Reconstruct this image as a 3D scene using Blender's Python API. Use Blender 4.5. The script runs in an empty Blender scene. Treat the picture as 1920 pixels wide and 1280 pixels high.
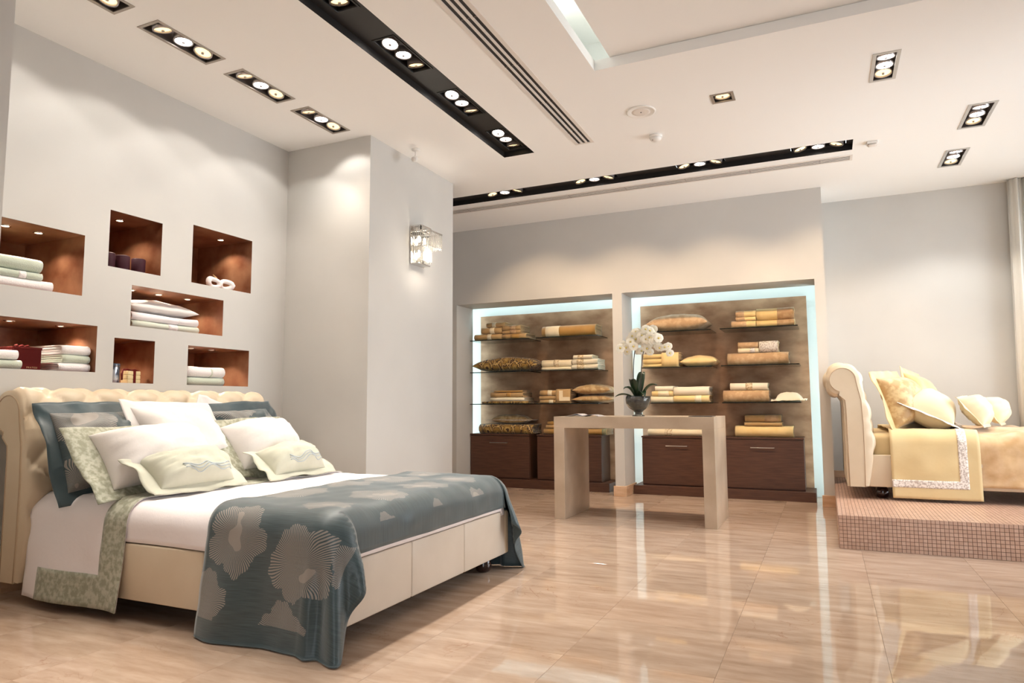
import bpy, bmesh, math, random
from mathutils import Vector, Matrix, noise
R = math.radians
random.seed(7)
SC = bpy.context.scene
COL = SC.collection

# ------------------------------------------------------------------ camera
ZC, XW, YB, YR = 3.18, -4.115, 7.45, 8.08         # ceiling, left wall, display wall, recessed wall on the right
cam_d = bpy.data.cameras.new('camera'); cam = bpy.data.objects.new('camera', cam_d); COL.objects.link(cam)
cam_d.sensor_width = 36; cam_d.lens = 1286.93 * 36 / 1920; cam_d.clip_start = .05
yaw, pitch, roll = -0.427468, 0.0926163, -0.0051887
fw = Vector((math.sin(yaw) * math.cos(pitch), math.cos(yaw) * math.cos(pitch), math.sin(pitch)))
r0 = Vector((math.cos(yaw), -math.sin(yaw), 0)); u0 = r0.cross(fw)
rr = r0 * math.cos(roll) + u0 * math.sin(roll); uu = -r0 * math.sin(roll) + u0 * math.cos(roll)
cam.matrix_world = Matrix(((rr.x, uu.x, -fw.x, 0), (rr.y, uu.y, -fw.y, 0), (rr.z, uu.z, -fw.z, 1.0), (0, 0, 0, 1)))
SC.camera = cam

# ------------------------------------------------------------------ world, exposure, daylight
w = bpy.data.worlds.new('sky'); SC.world = w; w.use_nodes = True
w.node_tree.nodes['Background'].inputs[0].default_value = (.88, .95, 1.0, 1)
w.node_tree.nodes['Background'].inputs[1].default_value = 7.0
SC.view_settings.view_transform = 'Standard'; SC.view_settings.look = 'None'
SC.view_settings.gamma = 1; SC.view_settings.use_curve_mapping = False
SC.view_settings.exposure = 0.1

def area(name, loc, size, rot, power, color=(1, 1, 1), portal=False, spread=180):
    d = bpy.data.lights.new(name, 'AREA'); d.shape = 'RECTANGLE'; d.size, d.size_y = size
    d.energy = power; d.color = color; d.spread = R(spread)
    o = bpy.data.objects.new(name, d); COL.objects.link(o); o.location = loc; o.rotation_euler = rot
    if portal: d.cycles.is_portal = True
    return o
def spot(name, loc, target, power, color, size=110, blend=.35, rad=.045):
    d = bpy.data.lights.new(name, 'SPOT'); d.energy = power; d.color = color; d.spot_size = R(size); d.spot_blend = blend
    d.shadow_soft_size = rad
    o = bpy.data.objects.new(name, d); COL.objects.link(o); o.location = loc
    o.rotation_euler = (Vector(target) - Vector(loc)).to_track_quat('-Z', 'Y').to_euler()
    return o
# daylight enters by the right shopfront window and an added, unseen front one
area('daylight_right', (2.72, 6.1, 1.5), (2.7, 3.6), (0, R(90), 0), 1, portal=True)
area('daylight_front', (1.5, -2.62, 1.3), (1.9, 2.4), (R(90), 0, 0), 1, portal=True)
WARM, NEUT, COOL = (1, .86, .70), (1, .95, .88), (.68, .92, 1)
P_BED, P_SLOT, P_FAR, P_RIGHT, P_NICHE = 25, 62, 54, 70, 9

# ------------------------------------------------------------------ materials
def lin(c):
    return tuple(((v / 255) / 12.92 if v / 255 <= .04045 else ((v / 255 + .055) / 1.055) ** 2.4) for v in c) + (1,)
def nd(t, typ, **k):
    n = t.nodes.new(typ)
    for a, b in k.items():
        if a.startswith('i_'): n.inputs[a[2:].replace('_', ' ')].default_value = b
        else: setattr(n, a, b)
    return n
def mat(name, col, rough=.6, col2=None, scale=6, metal=0, bump=0, bscale=60, spec=.5, sheen=0, coords='Object', stretch=None, detail=4, lo=.35, hi=.65, emit=0, alpha=None, trans=0, coat=0):
    m = bpy.data.materials.new(name); m.use_nodes = True; t = m.node_tree; b = t.nodes['Principled BSDF']
    b.inputs['Base Color'].default_value = lin(col); b.inputs['Roughness'].default_value = rough; b.inputs['Metallic'].default_value = metal
    b.inputs['Specular IOR Level'].default_value = spec
    b.inputs['Sheen Weight'].default_value = sheen; b.inputs['Coat Weight'].default_value = coat
    if trans: b.inputs['Transmission Weight'].default_value = trans
    if emit:
        b.inputs['Emission Color'].default_value = lin(col); b.inputs['Emission Strength'].default_value = emit
    if col2 or bump:
        tc = nd(t, 'ShaderNodeTexCoord'); src = tc.outputs[coords]
        if stretch:
            mp = nd(t, 'ShaderNodeMapping'); mp.inputs['Scale'].default_value = stretch; t.links.new(src, mp.inputs[0]); src = mp.outputs[0]
    if col2:
        n = nd(t, 'ShaderNodeTexNoise', i_Scale=scale, i_Detail=detail); t.links.new(src, n.inputs['Vector'])
        r = nd(t, 'ShaderNodeValToRGB'); r.color_ramp.elements[0].position = lo; r.color_ramp.elements[1].position = hi
        r.color_ramp.elements[0].color = lin(col); r.color_ramp.elements[1].color = lin(col2)
        t.links.new(n.outputs[0], r.inputs[0]); t.links.new(r.outputs[0], b.inputs['Base Color'])
    if bump:
        n2 = nd(t, 'ShaderNodeTexNoise', i_Scale=bscale, i_Detail=3); t.links.new(src, n2.inputs['Vector'])
        bp = nd(t, 'ShaderNodeBump', i_Strength=bump, i_Distance=.01); t.links.new(n2.outputs[0], bp.inputs['Height']); t.links.new(bp.outputs[0], b.inputs['Normal'])
    return m
M = {}
M['wall'] = mat('wall_paint', (200, 197, 192), .75, (205, 202, 197), 1.5, bump=.03, bscale=220)
M['ceil'] = mat('ceiling_paint', (246, 244, 241), .85)
M['cavity'] = mat('cove_white', (235, 238, 236), .8)
M['black'] = mat('black_trough_paint', (30, 26, 24), .5)
M['copper'] = mat('copper_plaster', (114, 64, 40), .36, (180, 134, 102), 4.2, metal=.3, detail=7, lo=.34, hi=.74)
M['panel'] = mat('champagne_leaf_panel', (136, 96, 68), .42, (198, 160, 128), 3.4, stretch=(1, 1, 1.8), metal=.2, detail=7, lo=.3, hi=.72)
M['table'] = mat('champagne_leaf_table', (178, 157, 134), .36, (206, 186, 164), 3.2, metal=.2, detail=7, lo=.3, hi=.7)
M['wood'] = mat('dark_oak', (74, 46, 34), .45, (92, 60, 44), 5, stretch=(1, 1, 14), detail=5)
M['woodh'] = mat('dark_oak_horizontal', (74, 46, 34), .45, (92, 60, 44), 5, stretch=(1, 14, 14), detail=5)
M['steel'] = mat('brushed_steel', (190, 186, 180), .3, metal=1)
M['frame'] = mat('satin_aluminium', (168, 158, 148), .45, metal=.55)
M['frameR'] = mat('pale_satin_aluminium', (200, 198, 194), .45, metal=.4)
M['housing'] = mat('lamp_housing', (92, 84, 80), .5, metal=.3)
M['ring'] = mat('lamp_ring', (176, 168, 166), .3, metal=.8)
M['bulb_w'] = mat('halogen_warm', (255, 224, 170), .4, emit=1.5)
M['bulb_c'] = mat('halogen_white', (255, 250, 244), .4, emit=16)
M['bulb_n'] = mat('niche_halogen', (255, 228, 190), .4, emit=14)
M['white'] = mat('white_plastic', (238, 234, 228), .5)
M['diff'] = mat('diffuser_white', (226, 218, 210), .6)
M['marble_base'] = mat('marble_skirting', (196, 160, 128), .18, (214, 180, 150), 5, stretch=(1, 1, 4))
M['leather'] = mat('cream_leather', (220, 202, 176), .42, (212, 192, 164), 3, bump=.06, bscale=260)
M['leather_w'] = mat('ivory_leather', (216, 203, 188), .45, (209, 195, 179), 3, bump=.06, bscale=260)
M['pipe'] = mat('leather_piping', (186, 160, 132), .5)
M['bun'] = mat('bun_foot_wood', (40, 16, 12), .2, coat=.5)
M['sheet'] = mat('white_cotton', (246, 238, 238), .85, bump=.1, bscale=40, sheen=.2)
M['white_c'] = mat('white_pillow_cotton', (232, 226, 222), .85, bump=.08, bscale=40, sheen=.2)
M['sage'] = mat('sage_jacquard', (150, 150, 128), .7, (186, 186, 168), 40, detail=6, lo=.42, hi=.6, sheen=.2)
M['sage_p'] = mat('pale_sage_cotton', (192, 191, 172), .75, (200, 199, 182), 5, bump=.08, bscale=30, sheen=.2)
M['stitch'] = mat('grey_blue_embroidery', (176, 184, 188), .7)
M['gold'] = mat('gold_satin', (206, 174, 118), .4, (220, 192, 142), 7, detail=5, sheen=.3, bump=.1, bscale=18)
M['gold_d'] = mat('old_gold_damask', (180, 142, 92), .45, (208, 178, 128), 16, detail=5, lo=.45, hi=.58, sheen=.3)
M['yellow'] = mat('pale_yellow_cotton', (216, 190, 140), .7, (222, 198, 150), 4, sheen=.2, bump=.08, bscale=25)
M['yellow_l'] = mat('ivory_yellow_cotton', (224, 208, 172), .75, bump=.1, bscale=30, sheen=.2)
M['satin'] = mat('apricot_satin', (204, 164, 116), .34, (224, 190, 146), 9, detail=5, bump=.35, bscale=9, sheen=.3)
M['lace'] = mat('white_lace', (196, 182, 172), .7, (240, 232, 224), 75, detail=2, lo=.44, hi=.5)
M['glass'] = mat('shelf_glass', (120, 135, 125), .04, trans=.92)
M['glass_edge'] = mat('shelf_glass_edge', (26, 28, 24), .15)
M['bowl'] = mat('bowl_glass', (190, 190, 186), .03, trans=.95)
M['moss'] = mat('orchid_bark', (52, 40, 32), .8, (92, 76, 58), 40, bump=.6, bscale=60)
M['leaf'] = mat('orchid_leaf', (22, 40, 22), .3, (36, 58, 30), 8)
M['stem'] = mat('orchid_stem', (56, 44, 30), .5)
M['petal'] = mat('orchid_petal', (244, 238, 222), .6, sheen=.2)
M['lip'] = mat('orchid_lip', (226, 204, 120), .6)
M['chrome'] = mat('chrome', (215, 212, 208), .1, metal=1)
M['crystal'] = mat('crystal', (250, 248, 244), .02, trans=.85)
M['sconce_bulb'] = mat('sconce_bulb', (255, 240, 214), .4, emit=22)
M['candle'] = mat('plum_candle', (58, 22, 34), .6, spec=.25)
M['maroon'] = mat('maroon_card', (96, 22, 18), .75, spec=.2)
M['gilt'] = mat('gilt_print', (206, 160, 110), .5)
M['soap'] = mat('ivory_soap', (226, 206, 156), .55)
M['silver_foil'] = mat('silver_blue_foil', (88, 96, 112), .25, (206, 212, 222), 26, metal=.6, stretch=(1, 1, .5), lo=.44, hi=.56)
M['paper'] = mat('magazine_paper', (214, 206, 204), .5, (170, 164, 166), 5)
M['dark_card'] = mat('dark_booklet', (56, 46, 44), .4)
M['tow_w'] = mat('white_terry', (246, 240, 238), .95, bump=.35, bscale=150, sheen=.4)
M['tow_s'] = mat('sage_terry', (198, 206, 188), .95, bump=.35, bscale=150, sheen=.4)
M['tow_e'] = mat('pale_sage_linen', (216, 220, 204), .85, bump=.1, bscale=60)
M['lin_t'] = mat('tan_linen', (188, 150, 98), .7, (198, 162, 110), 10, sheen=.2)
M['lin_o'] = mat('ochre_satin', (182, 136, 66), .5, (192, 148, 80), 8, sheen=.3)
M['lin_c'] = mat('cream_linen', (240, 222, 186), .75, (244, 228, 196), 10, sheen=.2)
M['lin_y'] = mat('straw_linen', (234, 200, 134), .7, (240, 210, 150), 10, sheen=.2)
M['lin_b'] = mat('beige_damask', (192, 154, 112), .6, (208, 174, 132), 18, lo=.45, hi=.58, sheen=.2)
M['lin_i'] = mat('ivory_linen', (246, 234, 210), .75, bump=.05, sheen=.2)
M['lin_r'] = mat('embroidered_band', (196, 168, 128), .7, (236, 218, 186), 55, lo=.44, hi=.52)
M['olive'] = mat('olive_satin', (142, 142, 108), .5, sheen=.2)
M['curtain'] = mat('beige_sheer', (232, 226, 216), .8)
M['grout'] = mat('mosaic_grout', (118, 86, 70), .8)

def brocade():
    m = mat('brown_gold_brocade', (170, 134, 62), .5, sheen=.3); t = m.node_tree; b = t.nodes['Principled BSDF']
    tc = nd(t, 'ShaderNodeTexCoord'); mp = nd(t, 'ShaderNodeMapping'); mp.inputs['Scale'].default_value = (1, .55, .8); t.links.new(tc.outputs['Object'], mp.inputs[0])
    v = nd(t, 'ShaderNodeTexVoronoi', i_Scale=7.5, i_Randomness=.35); t.links.new(mp.outputs[0], v.inputs['Vector'])
    n = nd(t, 'ShaderNodeTexNoise', i_Scale=28, i_Detail=3); t.links.new(tc.outputs['Object'], n.inputs['Vector'])
    r = nd(t, 'ShaderNodeValToRGB'); r.color_ramp.interpolation = 'CONSTANT'; e = r.color_ramp.elements
    e[0].position = .0; e[0].color = lin((70, 42, 20)); e[1].position = .12; e[1].color = lin((186, 152, 84))
    for p, c in ((.26, (148, 112, 48)), (.42, (64, 38, 18)), (.48, (196, 162, 96)), (.56, (72, 44, 20)), (.66, (160, 124, 58)), (.8, (64, 38, 18))):
        q = e.new(p); q.color = lin(c)
    ad = nd(t, 'ShaderNodeMath', operation='MULTIPLY_ADD'); ad.inputs[1].default_value = .42
    s_ = nd(t, 'ShaderNodeMath', operation='SUBTRACT'); s_.inputs[1].default_value = .5; t.links.new(n.outputs[0], s_.inputs[0])
    t.links.new(s_.outputs[0], ad.inputs[0]); t.links.new(v.outputs['Distance'], ad.inputs[2])
    t.links.new(ad.outputs[0], r.inputs[0]); t.links.new(r.outputs[0], b.inputs['Base Color'])
    return m
M['brocade'] = brocade()

def marble():
    m = mat('polished_marble', (205, 165, 125), .035); t = m.node_tree; b = t.nodes['Principled BSDF']
    tc = nd(t, 'ShaderNodeTexCoord'); oi = nd(t, 'ShaderNodeObjectInfo')
    off = nd(t, 'ShaderNodeVectorMath', operation='SCALE'); off.inputs[0].default_value = (37, 71, 13); t.links.new(oi.outputs['Random'], off.inputs['Scale'])
    ad = nd(t, 'ShaderNodeVectorMath', operation='ADD'); t.links.new(tc.outputs['Object'], ad.inputs[0]); t.links.new(off.outputs[0], ad.inputs[1])
    mp = nd(t, 'ShaderNodeMapping'); mp.inputs['Scale'].default_value = (1.2, 5.5, 1); mp.inputs['Rotation'].default_value = (0, 0, R(-14)); t.links.new(ad.outputs[0], mp.inputs[0])
    n = nd(t, 'ShaderNodeTexNoise', i_Scale=2.6, i_Detail=7, i_Roughness=.6); t.links.new(mp.outputs[0], n.inputs['Vector'])
    r = nd(t, 'ShaderNodeValToRGB'); e = r.color_ramp.elements
    e[0].position = .25; e[0].color = lin((166, 138, 116)); e[1].position = .78; e[1].color = lin((210, 187, 167))
    q = e.new(.5); q.color = lin((190, 164, 143)); t.links.new(n.outputs[0], r.inputs[0])
    n2 = nd(t, 'ShaderNodeTexNoise', i_Scale=3.2, i_Detail=5, i_Distortion=1.2); t.links.new(ad.outputs[0], n2.inputs['Vector'])
    s = nd(t, 'ShaderNodeMath', operation='SUBTRACT'); s.inputs[1].default_value = .5; t.links.new(n2.outputs[0], s.inputs[0])
    a = nd(t, 'ShaderNodeMath', operation='ABSOLUTE'); t.links.new(s.outputs[0], a.inputs[0])
    vr = nd(t, 'ShaderNodeMapRange'); vr.inputs['From Min'].default_value = 0; vr.inputs['From Max'].default_value = .006; vr.inputs['To Min'].default_value = .5; vr.inputs['To Max'].default_value = 0
    t.links.new(a.outputs[0], vr.inputs['Value'])
    n3 = nd(t, 'ShaderNodeTexNoise', i_Scale=1.7); t.links.new(ad.outputs[0], n3.inputs['Vector'])
    mr3 = nd(t, 'ShaderNodeMapRange'); mr3.inputs['From Min'].default_value = .5; mr3.inputs['From Max'].default_value = .66; t.links.new(n3.outputs[0], mr3.inputs['Value'])
    mu = nd(t, 'ShaderNodeMath', operation='MULTIPLY'); t.links.new(vr.outputs[0], mu.inputs[0]); t.links.new(mr3.outputs[0], mu.inputs[1])
    mx = nd(t, 'ShaderNodeMix', data_type='RGBA'); mx.inputs[7].default_value = lin((140, 88, 58)); t.links.new(mu.outputs[0], mx.inputs[0]); t.links.new(r.outputs[0], mx.inputs[6])
    hs = nd(t, 'ShaderNodeHueSaturation'); vv = nd(t, 'ShaderNodeMapRange'); vv.inputs['To Min'].default_value = .93; vv.inputs['To Max'].default_value = 1.07
    t.links.new(oi.outputs['Random'], vv.inputs['Value']); t.links.new(vv.outputs[0], hs.inputs['Value']); t.links.new(mx.outputs[2], hs.inputs['Color'])
    t.links.new(hs.outputs[0], b.inputs['Base Color'])
    return m
M['marble'] = marble()

def mosaic():
    m = mat('glazed_mosaic', (214, 186, 168), .3); t = m.node_tree; b = t.nodes['Principled BSDF']
    g = nd(t, 'ShaderNodeNewGeometry'); r = nd(t, 'ShaderNodeValToRGB')
    r.color_ramp.elements[0].color = lin((198, 160, 138)); r.color_ramp.elements[1].color = lin((214, 180, 160))
    t.links.new(g.outputs['Random Per Island'], r.inputs[0]); t.links.new(r.outputs[0], b.inputs['Base Color'])
    return m
M['mosaic'] = mosaic()

def teal():
    # teal taffeta with large woven blossoms; the mesh carries UV 'flower' = position relative to the nearest blossom
    m = mat('teal_taffeta', (62, 80, 84), .42, sheen=.35); t = m.node_tree; b = t.nodes['Principled BSDF']
    uv = nd(t, 'ShaderNodeUVMap', uv_map='flower'); sp = nd(t, 'ShaderNodeSeparateXYZ'); t.links.new(uv.outputs[0], sp.inputs[0])
    ge = nd(t, 'ShaderNodeUVMap', uv_map='flat')
    def ma(op, a, c=None, d=None):
        n = nd(t, 'ShaderNodeMath', operation=op)
        for i, v in enumerate((a, c, d)):
            if v is None: continue
            if isinstance(v, (int, float)): n.inputs[i].default_value = v
            else: t.links.new(v, n.inputs[i])
        return n.outputs[0]
    ang = ma('ARCTAN2', sp.outputs[1], sp.outputs[0]); le = nd(t, 'ShaderNodeVectorMath', operation='LENGTH'); t.links.new(uv.outputs[0], le.inputs[0]); rad = le.outputs['Value']
    nz = nd(t, 'ShaderNodeTexNoise', i_Scale=9.0, i_Detail=3); t.links.new(ge.outputs[0], nz.inputs['Vector'])
    nzl = nd(t, 'ShaderNodeTexNoise', i_Scale=3.5, i_Detail=2); t.links.new(ge.outputs[0], nzl.inputs['Vector'])
    lobes = ma('ABSOLUTE', ma('SINE', ma('ADD', ma('MULTIPLY_ADD', ang, 2.5, .4), ma('MULTIPLY', nzl.outputs[0], 3.0))))
    lob2 = ma('ABSOLUTE', ma('SINE', ma('MULTIPLY', ang, 8.0)))
    edge = ma('ADD', ma('MULTIPLY_ADD', lobes, .2, .5), ma('ADD', ma('MULTIPLY', lob2, .06), ma('MULTIPLY', nz.outputs[0], .36)))
    inside = ma('LESS_THAN', rad, edge)
    swirl = ma('ADD', ma('MULTIPLY', ang, 92.0), ma('ADD', ma('MULTIPLY', ma('SINE', ma('MULTIPLY', rad, 7.0)), 3.4), ma('MULTIPLY', nzl.outputs[0], 75.0)))
    lines = ma('GREATER_THAN', ma('SINE', swirl), -.1)
    nz2 = nd(t, 'ShaderNodeTexNoise', i_Scale=5.0); t.links.new(ge.outputs[0], nz2.inputs['Vector'])
    core = ma('GREATER_THAN', nz2.outputs[0], ma('MULTIPLY_ADD', rad, .3, .45))
    mask = ma('MULTIPLY', inside, ma('MAXIMUM', lines, core))
    wv = nd(t, 'ShaderNodeTexNoise', i_Scale=420.0); mp = nd(t, 'ShaderNodeMapping'); mp.inputs['Scale'].default_value = (.02, 1, 1); t.links.new(ge.outputs[0], mp.inputs[0]); t.links.new(mp.outputs[0], wv.inputs['Vector'])
    rb = nd(t, 'ShaderNodeValToRGB'); rb.color_ramp.elements[0].position = .35; rb.color_ramp.elements[1].position = .65
    rb.color_ramp.elements[0].color = lin((50, 64, 68)); rb.color_ramp.elements[1].color = lin((70, 88, 92)); t.links.new(wv.outputs[0], rb.inputs[0])
    mx = nd(t, 'ShaderNodeMix', data_type='RGBA'); mx.inputs[7].default_value = lin((150, 142, 134)); t.links.new(mask, mx.inputs[0]); t.links.new(rb.outputs[0], mx.inputs[6])
    t.links.new(mx.outputs[2], b.inputs['Base Color'])
    return m
M['teal'] = teal()
M['teal_plain'] = mat('teal_taffeta_plain', (48, 64, 70), .4, (64, 84, 90), 3, sheen=.35, bump=.2, bscale=14)

# ------------------------------------------------------------------ mesh helpers
def tag(o, label=None, cat=None, group=None, kind=None):
    if label: o['label'] = label
    if cat: o['category'] = cat
    if group: o['group'] = group
    if kind: o['kind'] = kind
    return o
def worg(p):
    v = Vector((0, 0, 0))
    while p is not None: v = v + p.location; p = p.parent
    return v
def empty(name, loc, label=None, cat=None, group=None):
    o = bpy.data.objects.new(name, None); COL.objects.link(o); o.location = loc; o.empty_display_size = .05
    return tag(o, label, cat, group)
def link(name, me, parent=None, loc=(0, 0, 0)):
    o = bpy.data.objects.new(name, me); COL.objects.link(o); o.parent = parent; o.location = loc
    return o
def mesh(name, V, F, m, parent=None, smooth=True, loc=None, weld=0):
    """V in world coordinates (relative to the parent's own place, or to loc for a top-level mesh)."""
    o0 = worg(parent) if parent is not None else Vector(loc or (0, 0, 0))
    me = bpy.data.meshes.new(name)
    me.from_pydata([tuple(Vector(v) - o0) for v in V], [], F); me.update()
    bm = bmesh.new(); bm.from_mesh(me)
    if weld: bmesh.ops.remove_doubles(bm, verts=bm.verts, dist=weld)
    bmesh.ops.recalc_face_normals(bm, faces=bm.faces); bm.to_mesh(me); bm.free()
    for p in me.polygons: p.use_smooth = smooth
    if m is not None: me.materials.append(M[m] if isinstance(m, str) else m)
    return link(name, me, parent, (0, 0, 0) if parent is not None else tuple(o0))
class MB:
    def __init__(s): s.V = []; s.F = []
    def add(s, V, F):
        n = len(s.V); s.V += [Vector(v) for v in V]; s.F += [tuple(i + n for i in f) for f in F]; return s
    def box(s, x0, x1, y0, y1, z0, z1, bev=0, seg=2):
        if bev <= 0:
            V = [(x, y, z) for x in (x0, x1) for y in (y0, y1) for z in (z0, z1)]
            return s.add(V, [(0, 1, 3, 2), (4, 6, 7, 5), (0, 4, 5, 1), (2, 3, 7, 6), (0, 2, 6, 4), (1, 5, 7, 3)])
        bm = bmesh.new(); bmesh.ops.create_cube(bm, size=1)
        for v in bm.verts:
            v.co = Vector((x0 + (v.co.x + .5) * (x1 - x0), y0 + (v.co.y + .5) * (y1 - y0), z0 + (v.co.z + .5) * (z1 - z0)))
        bmesh.ops.bevel(bm, geom=bm.edges[:], offset=bev, segments=seg, profile=.5, affect='EDGES')
        bm.verts.index_update(); V = [v.co.copy() for v in bm.verts]; F = [tuple(v.index for v in f.verts) for f in bm.faces]; bm.free()
        return s.add(V, F)
    def quad(s, *P): return s.add(P, [tuple(range(len(P)))])
    def lathe(s, c, prof, n=24, axis='z', cap=True):
        V = []; F = []
        for r, z in prof:
            for i in range(n):
                a = 2 * math.pi * i / n; V.append(Vector((r * math.cos(a), r * math.sin(a), z)))
        k = len(prof)
        for j in range(k - 1):
            for i in range(n): F.append((j * n + i, j * n + (i + 1) % n, (j + 1) * n + (i + 1) % n, (j + 1) * n + i))
        if cap and prof[0][0] > 1e-6: F.append(tuple(range(n - 1, -1, -1)))
        if cap and prof[-1][0] > 1e-6: F.append(tuple((k - 1) * n + i for i in range(n)))
        rot = {'z': Matrix.Identity(3), 'y': Matrix.Rotation(-math.pi / 2, 3, 'X'), 'x': Matrix.Rotation(math.pi / 2, 3, 'Y')}[axis]
        return s.add([rot @ v + Vector(c) for v in V], F)
    def tube(s, pts, r, n=8, cap=True):
        pts = [Vector(p) for p in pts]; V = []; F = []
        rs = r if isinstance(r, (list, tuple)) else [r] * len(pts); up = None
        for i, p in enumerate(pts):
            d = (pts[min(i + 1, len(pts) - 1)] - pts[max(i - 1, 0)]).normalized()
            if up is None: up = Vector((0, 0, 1)) if abs(d.z) < .9 else Vector((1, 0, 0))
            a = d.cross(up).normalized(); up = a.cross(d).normalized()
            for j in range(n):
                t = 2 * math.pi * j / n; V.append(p + (a * math.cos(t) + up * math.sin(t)) * rs[i])
        for i in range(len(pts) - 1):
            for j in range(n): F.append((i * n + j, i * n + (j + 1) % n, (i + 1) * n + (j + 1) % n, (i + 1) * n + j))
        if cap: F += [tuple(range(n - 1, -1, -1)), tuple((len(pts) - 1) * n + j for j in range(n))]
        return s.add(V, F)
    def rects(s, axis, c, u0, u1, v0, v1, holes):
        """a plane with rectangular holes; axis 'x','y','z' = its normal"""
        U = sorted({u0, u1} | {h[0] for h in holes} | {h[1] for h in holes}); Vv = sorted({v0, v1} | {h[2] for h in holes} | {h[3] for h in holes})
        U = [u for u in U if u0 <= u <= u1]; Vv = [v for v in Vv if v0 <= v <= v1]
        P = {'x': lambda a, b: (c, a, b), 'y': lambda a, b: (a, c, b), 'z': lambda a, b: (a, b, c)}[axis]
        idx = {}; V = []; F = []
        def g(a, b):
            if (a, b) not in idx: idx[(a, b)] = len(V); V.append(P(a, b))
            return idx[(a, b)]
        for a, b in zip(U, U[1:]):
            for d, e in zip(Vv, Vv[1:]):
                mu, mv = (a + b) / 2, (d + e) / 2
                if any(h[0] < mu < h[1] and h[2] < mv < h[3] for h in holes): continue
                F.append((g(a, d), g(b, d), g(b, e), g(a, e)))
        return s.add(V, F)
    def build(s, name, m, parent=None, smooth=False, loc=None, weld=0): return mesh(name, s.V, s.F, m, parent, smooth, loc, weld)
def box(name, m, parent, x0, x1, y0, y1, z0, z1, bev=0, loc=None, smooth=False):
    return MB().box(x0, x1, y0, y1, z0, z1, bev).build(name, m, parent, smooth, loc)
def copy_tree(o, parent=None, loc=None, rz=None, **tags):
    c = o.copy(); COL.objects.link(c); c.parent = parent
    if loc is not None: c.location = loc
    if rz is not None: c.rotation_euler = (0, 0, rz)
    tag(c, **tags)
    for ch in list(o.children): copy_tree(ch, c)
    return c
def struct(o): o['kind'] = 'structure'; return o
def nz(x, y, z, s=1.0): return noise.noise(Vector((x * s, y * s, z * s)))

# ------------------------------------------------------------------ floor
floor = struct(box('floor', mat('tile_joint', (150, 120, 96), .5), None, -5.0, 3.4, -2.7, 8.3, -.12, -.012))
TX, TY = .59, .53
tile_me = None
xs0 = .175 - TX * 9; ys0 = 3.22 - TY * 11
for i in range(15):
    for j in range(21):
        x, y = xs0 + i * TX, ys0 + j * TY
        if x > 3.3 or y > 8.2: continue
        if tile_me is None:
            o = MB().box(.0004, TX - .0004, .0004, TY - .0004, -.012, 0, .0005, 1).build('tile', 'marble'); tile_me = o.data
            o.parent = floor; o.location = (x, y, 0)
        else: link('tile', tile_me, floor, (x, y, 0))

# ------------------------------------------------------------------ ceiling
H = []                                         # holes in the ceiling: x0,x1,y0,y1
TL, TW = .485, .172                            # triple fitting
LEFT_Y = [2.1525, 2.7775, 3.4025, 4.0235]; LEFT_X = -3.43
for y in LEFT_Y: H.append((LEFT_X - TW / 2 + .016, LEFT_X + TW / 2 - .016, y - TL / 2 + .016, y + TL / 2 - .016))
RIGHT = [(.439, 4.905, .158, .42), (1.14, 6.07, .185, .50), (1.127, 7.06, .18, .48)]
for x, y, a, b in RIGHT: H.append((x - a / 2 + .016, x + a / 2 - .016, y - b / 2 + .016, y + b / 2 - .016))
SINGLE = (-.58, 4.925, .16, .155)
x, y, a, b = SINGLE; H.append((x - a / 2 + .014, x + a / 2 - .014, y - b / 2 + .014, y + b / 2 - .014))
SLOT = (-2.497, -2.21, -1.0, 5.34); FSLOT = (-3.95, .297, 6.19, 6.448)
COFF = (-1.29, .98, .7, 4.158)
DIF1 = (-1.818, -1.676, -.5, 5.31); DIF2 = (-3.95, .285, 6.592, 6.718)
H += [SLOT, FSLOT, COFF, DIF1, DIF2]
ceil = struct(MB().rects('z', ZC, -5.0, 3.4, -2.7, 8.3, H).build('ceiling', 'ceil'))
def trough(name, s, depth, m, idx):
    b = MB(); x0, x1, y0, y1 = s
    b.quad((x0, y0, ZC), (x0, y1, ZC), (x0, y1, ZC + depth), (x0, y0, ZC + depth)); b.quad((x1, y0, ZC), (x1, y0, ZC + depth), (x1, y1, ZC + depth), (x1, y1, ZC))
    b.quad((x0, y0, ZC), (x0, y0, ZC + depth), (x1, y0, ZC + depth), (x1, y0, ZC)); b.quad((x0, y1, ZC), (x1, y1, ZC), (x1, y1, ZC + depth), (x0, y1, ZC + depth))
    return b
SD = .05
SLOT_Y = [2.75, 3.535, 4.31, 5.08, 1.97, 1.19, .41]; SLOT_X = -2.362  # last three units are unseen, added to light the floor and bed
FAR_X = [-2.96, -1.985, -.97, .03]; FAR_Y = 6.335
b = trough('t', SLOT, SD, 'black', 1)
b.rects('z', ZC + SD, SLOT[0], SLOT[1], SLOT[2], SLOT[3], [(SLOT_X - .07, SLOT_X + .07, y - .22, y + .22) for y in SLOT_Y])
struct(tag(b.build('trim_1', 'black'), 'long black recessed lighting channel running along the ceiling'))
b = trough('t', FSLOT, SD, 'black', 2)
b.rects('z', ZC + SD, FSLOT[0], FSLOT[1], FSLOT[2], FSLOT[3], [(x - .22, x + .22, FAR_Y - .07, FAR_Y + .07) for x in FAR_X])
struct(tag(b.build('trim_2', 'black'), 'black recessed lighting channel above the display wall'))
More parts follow.
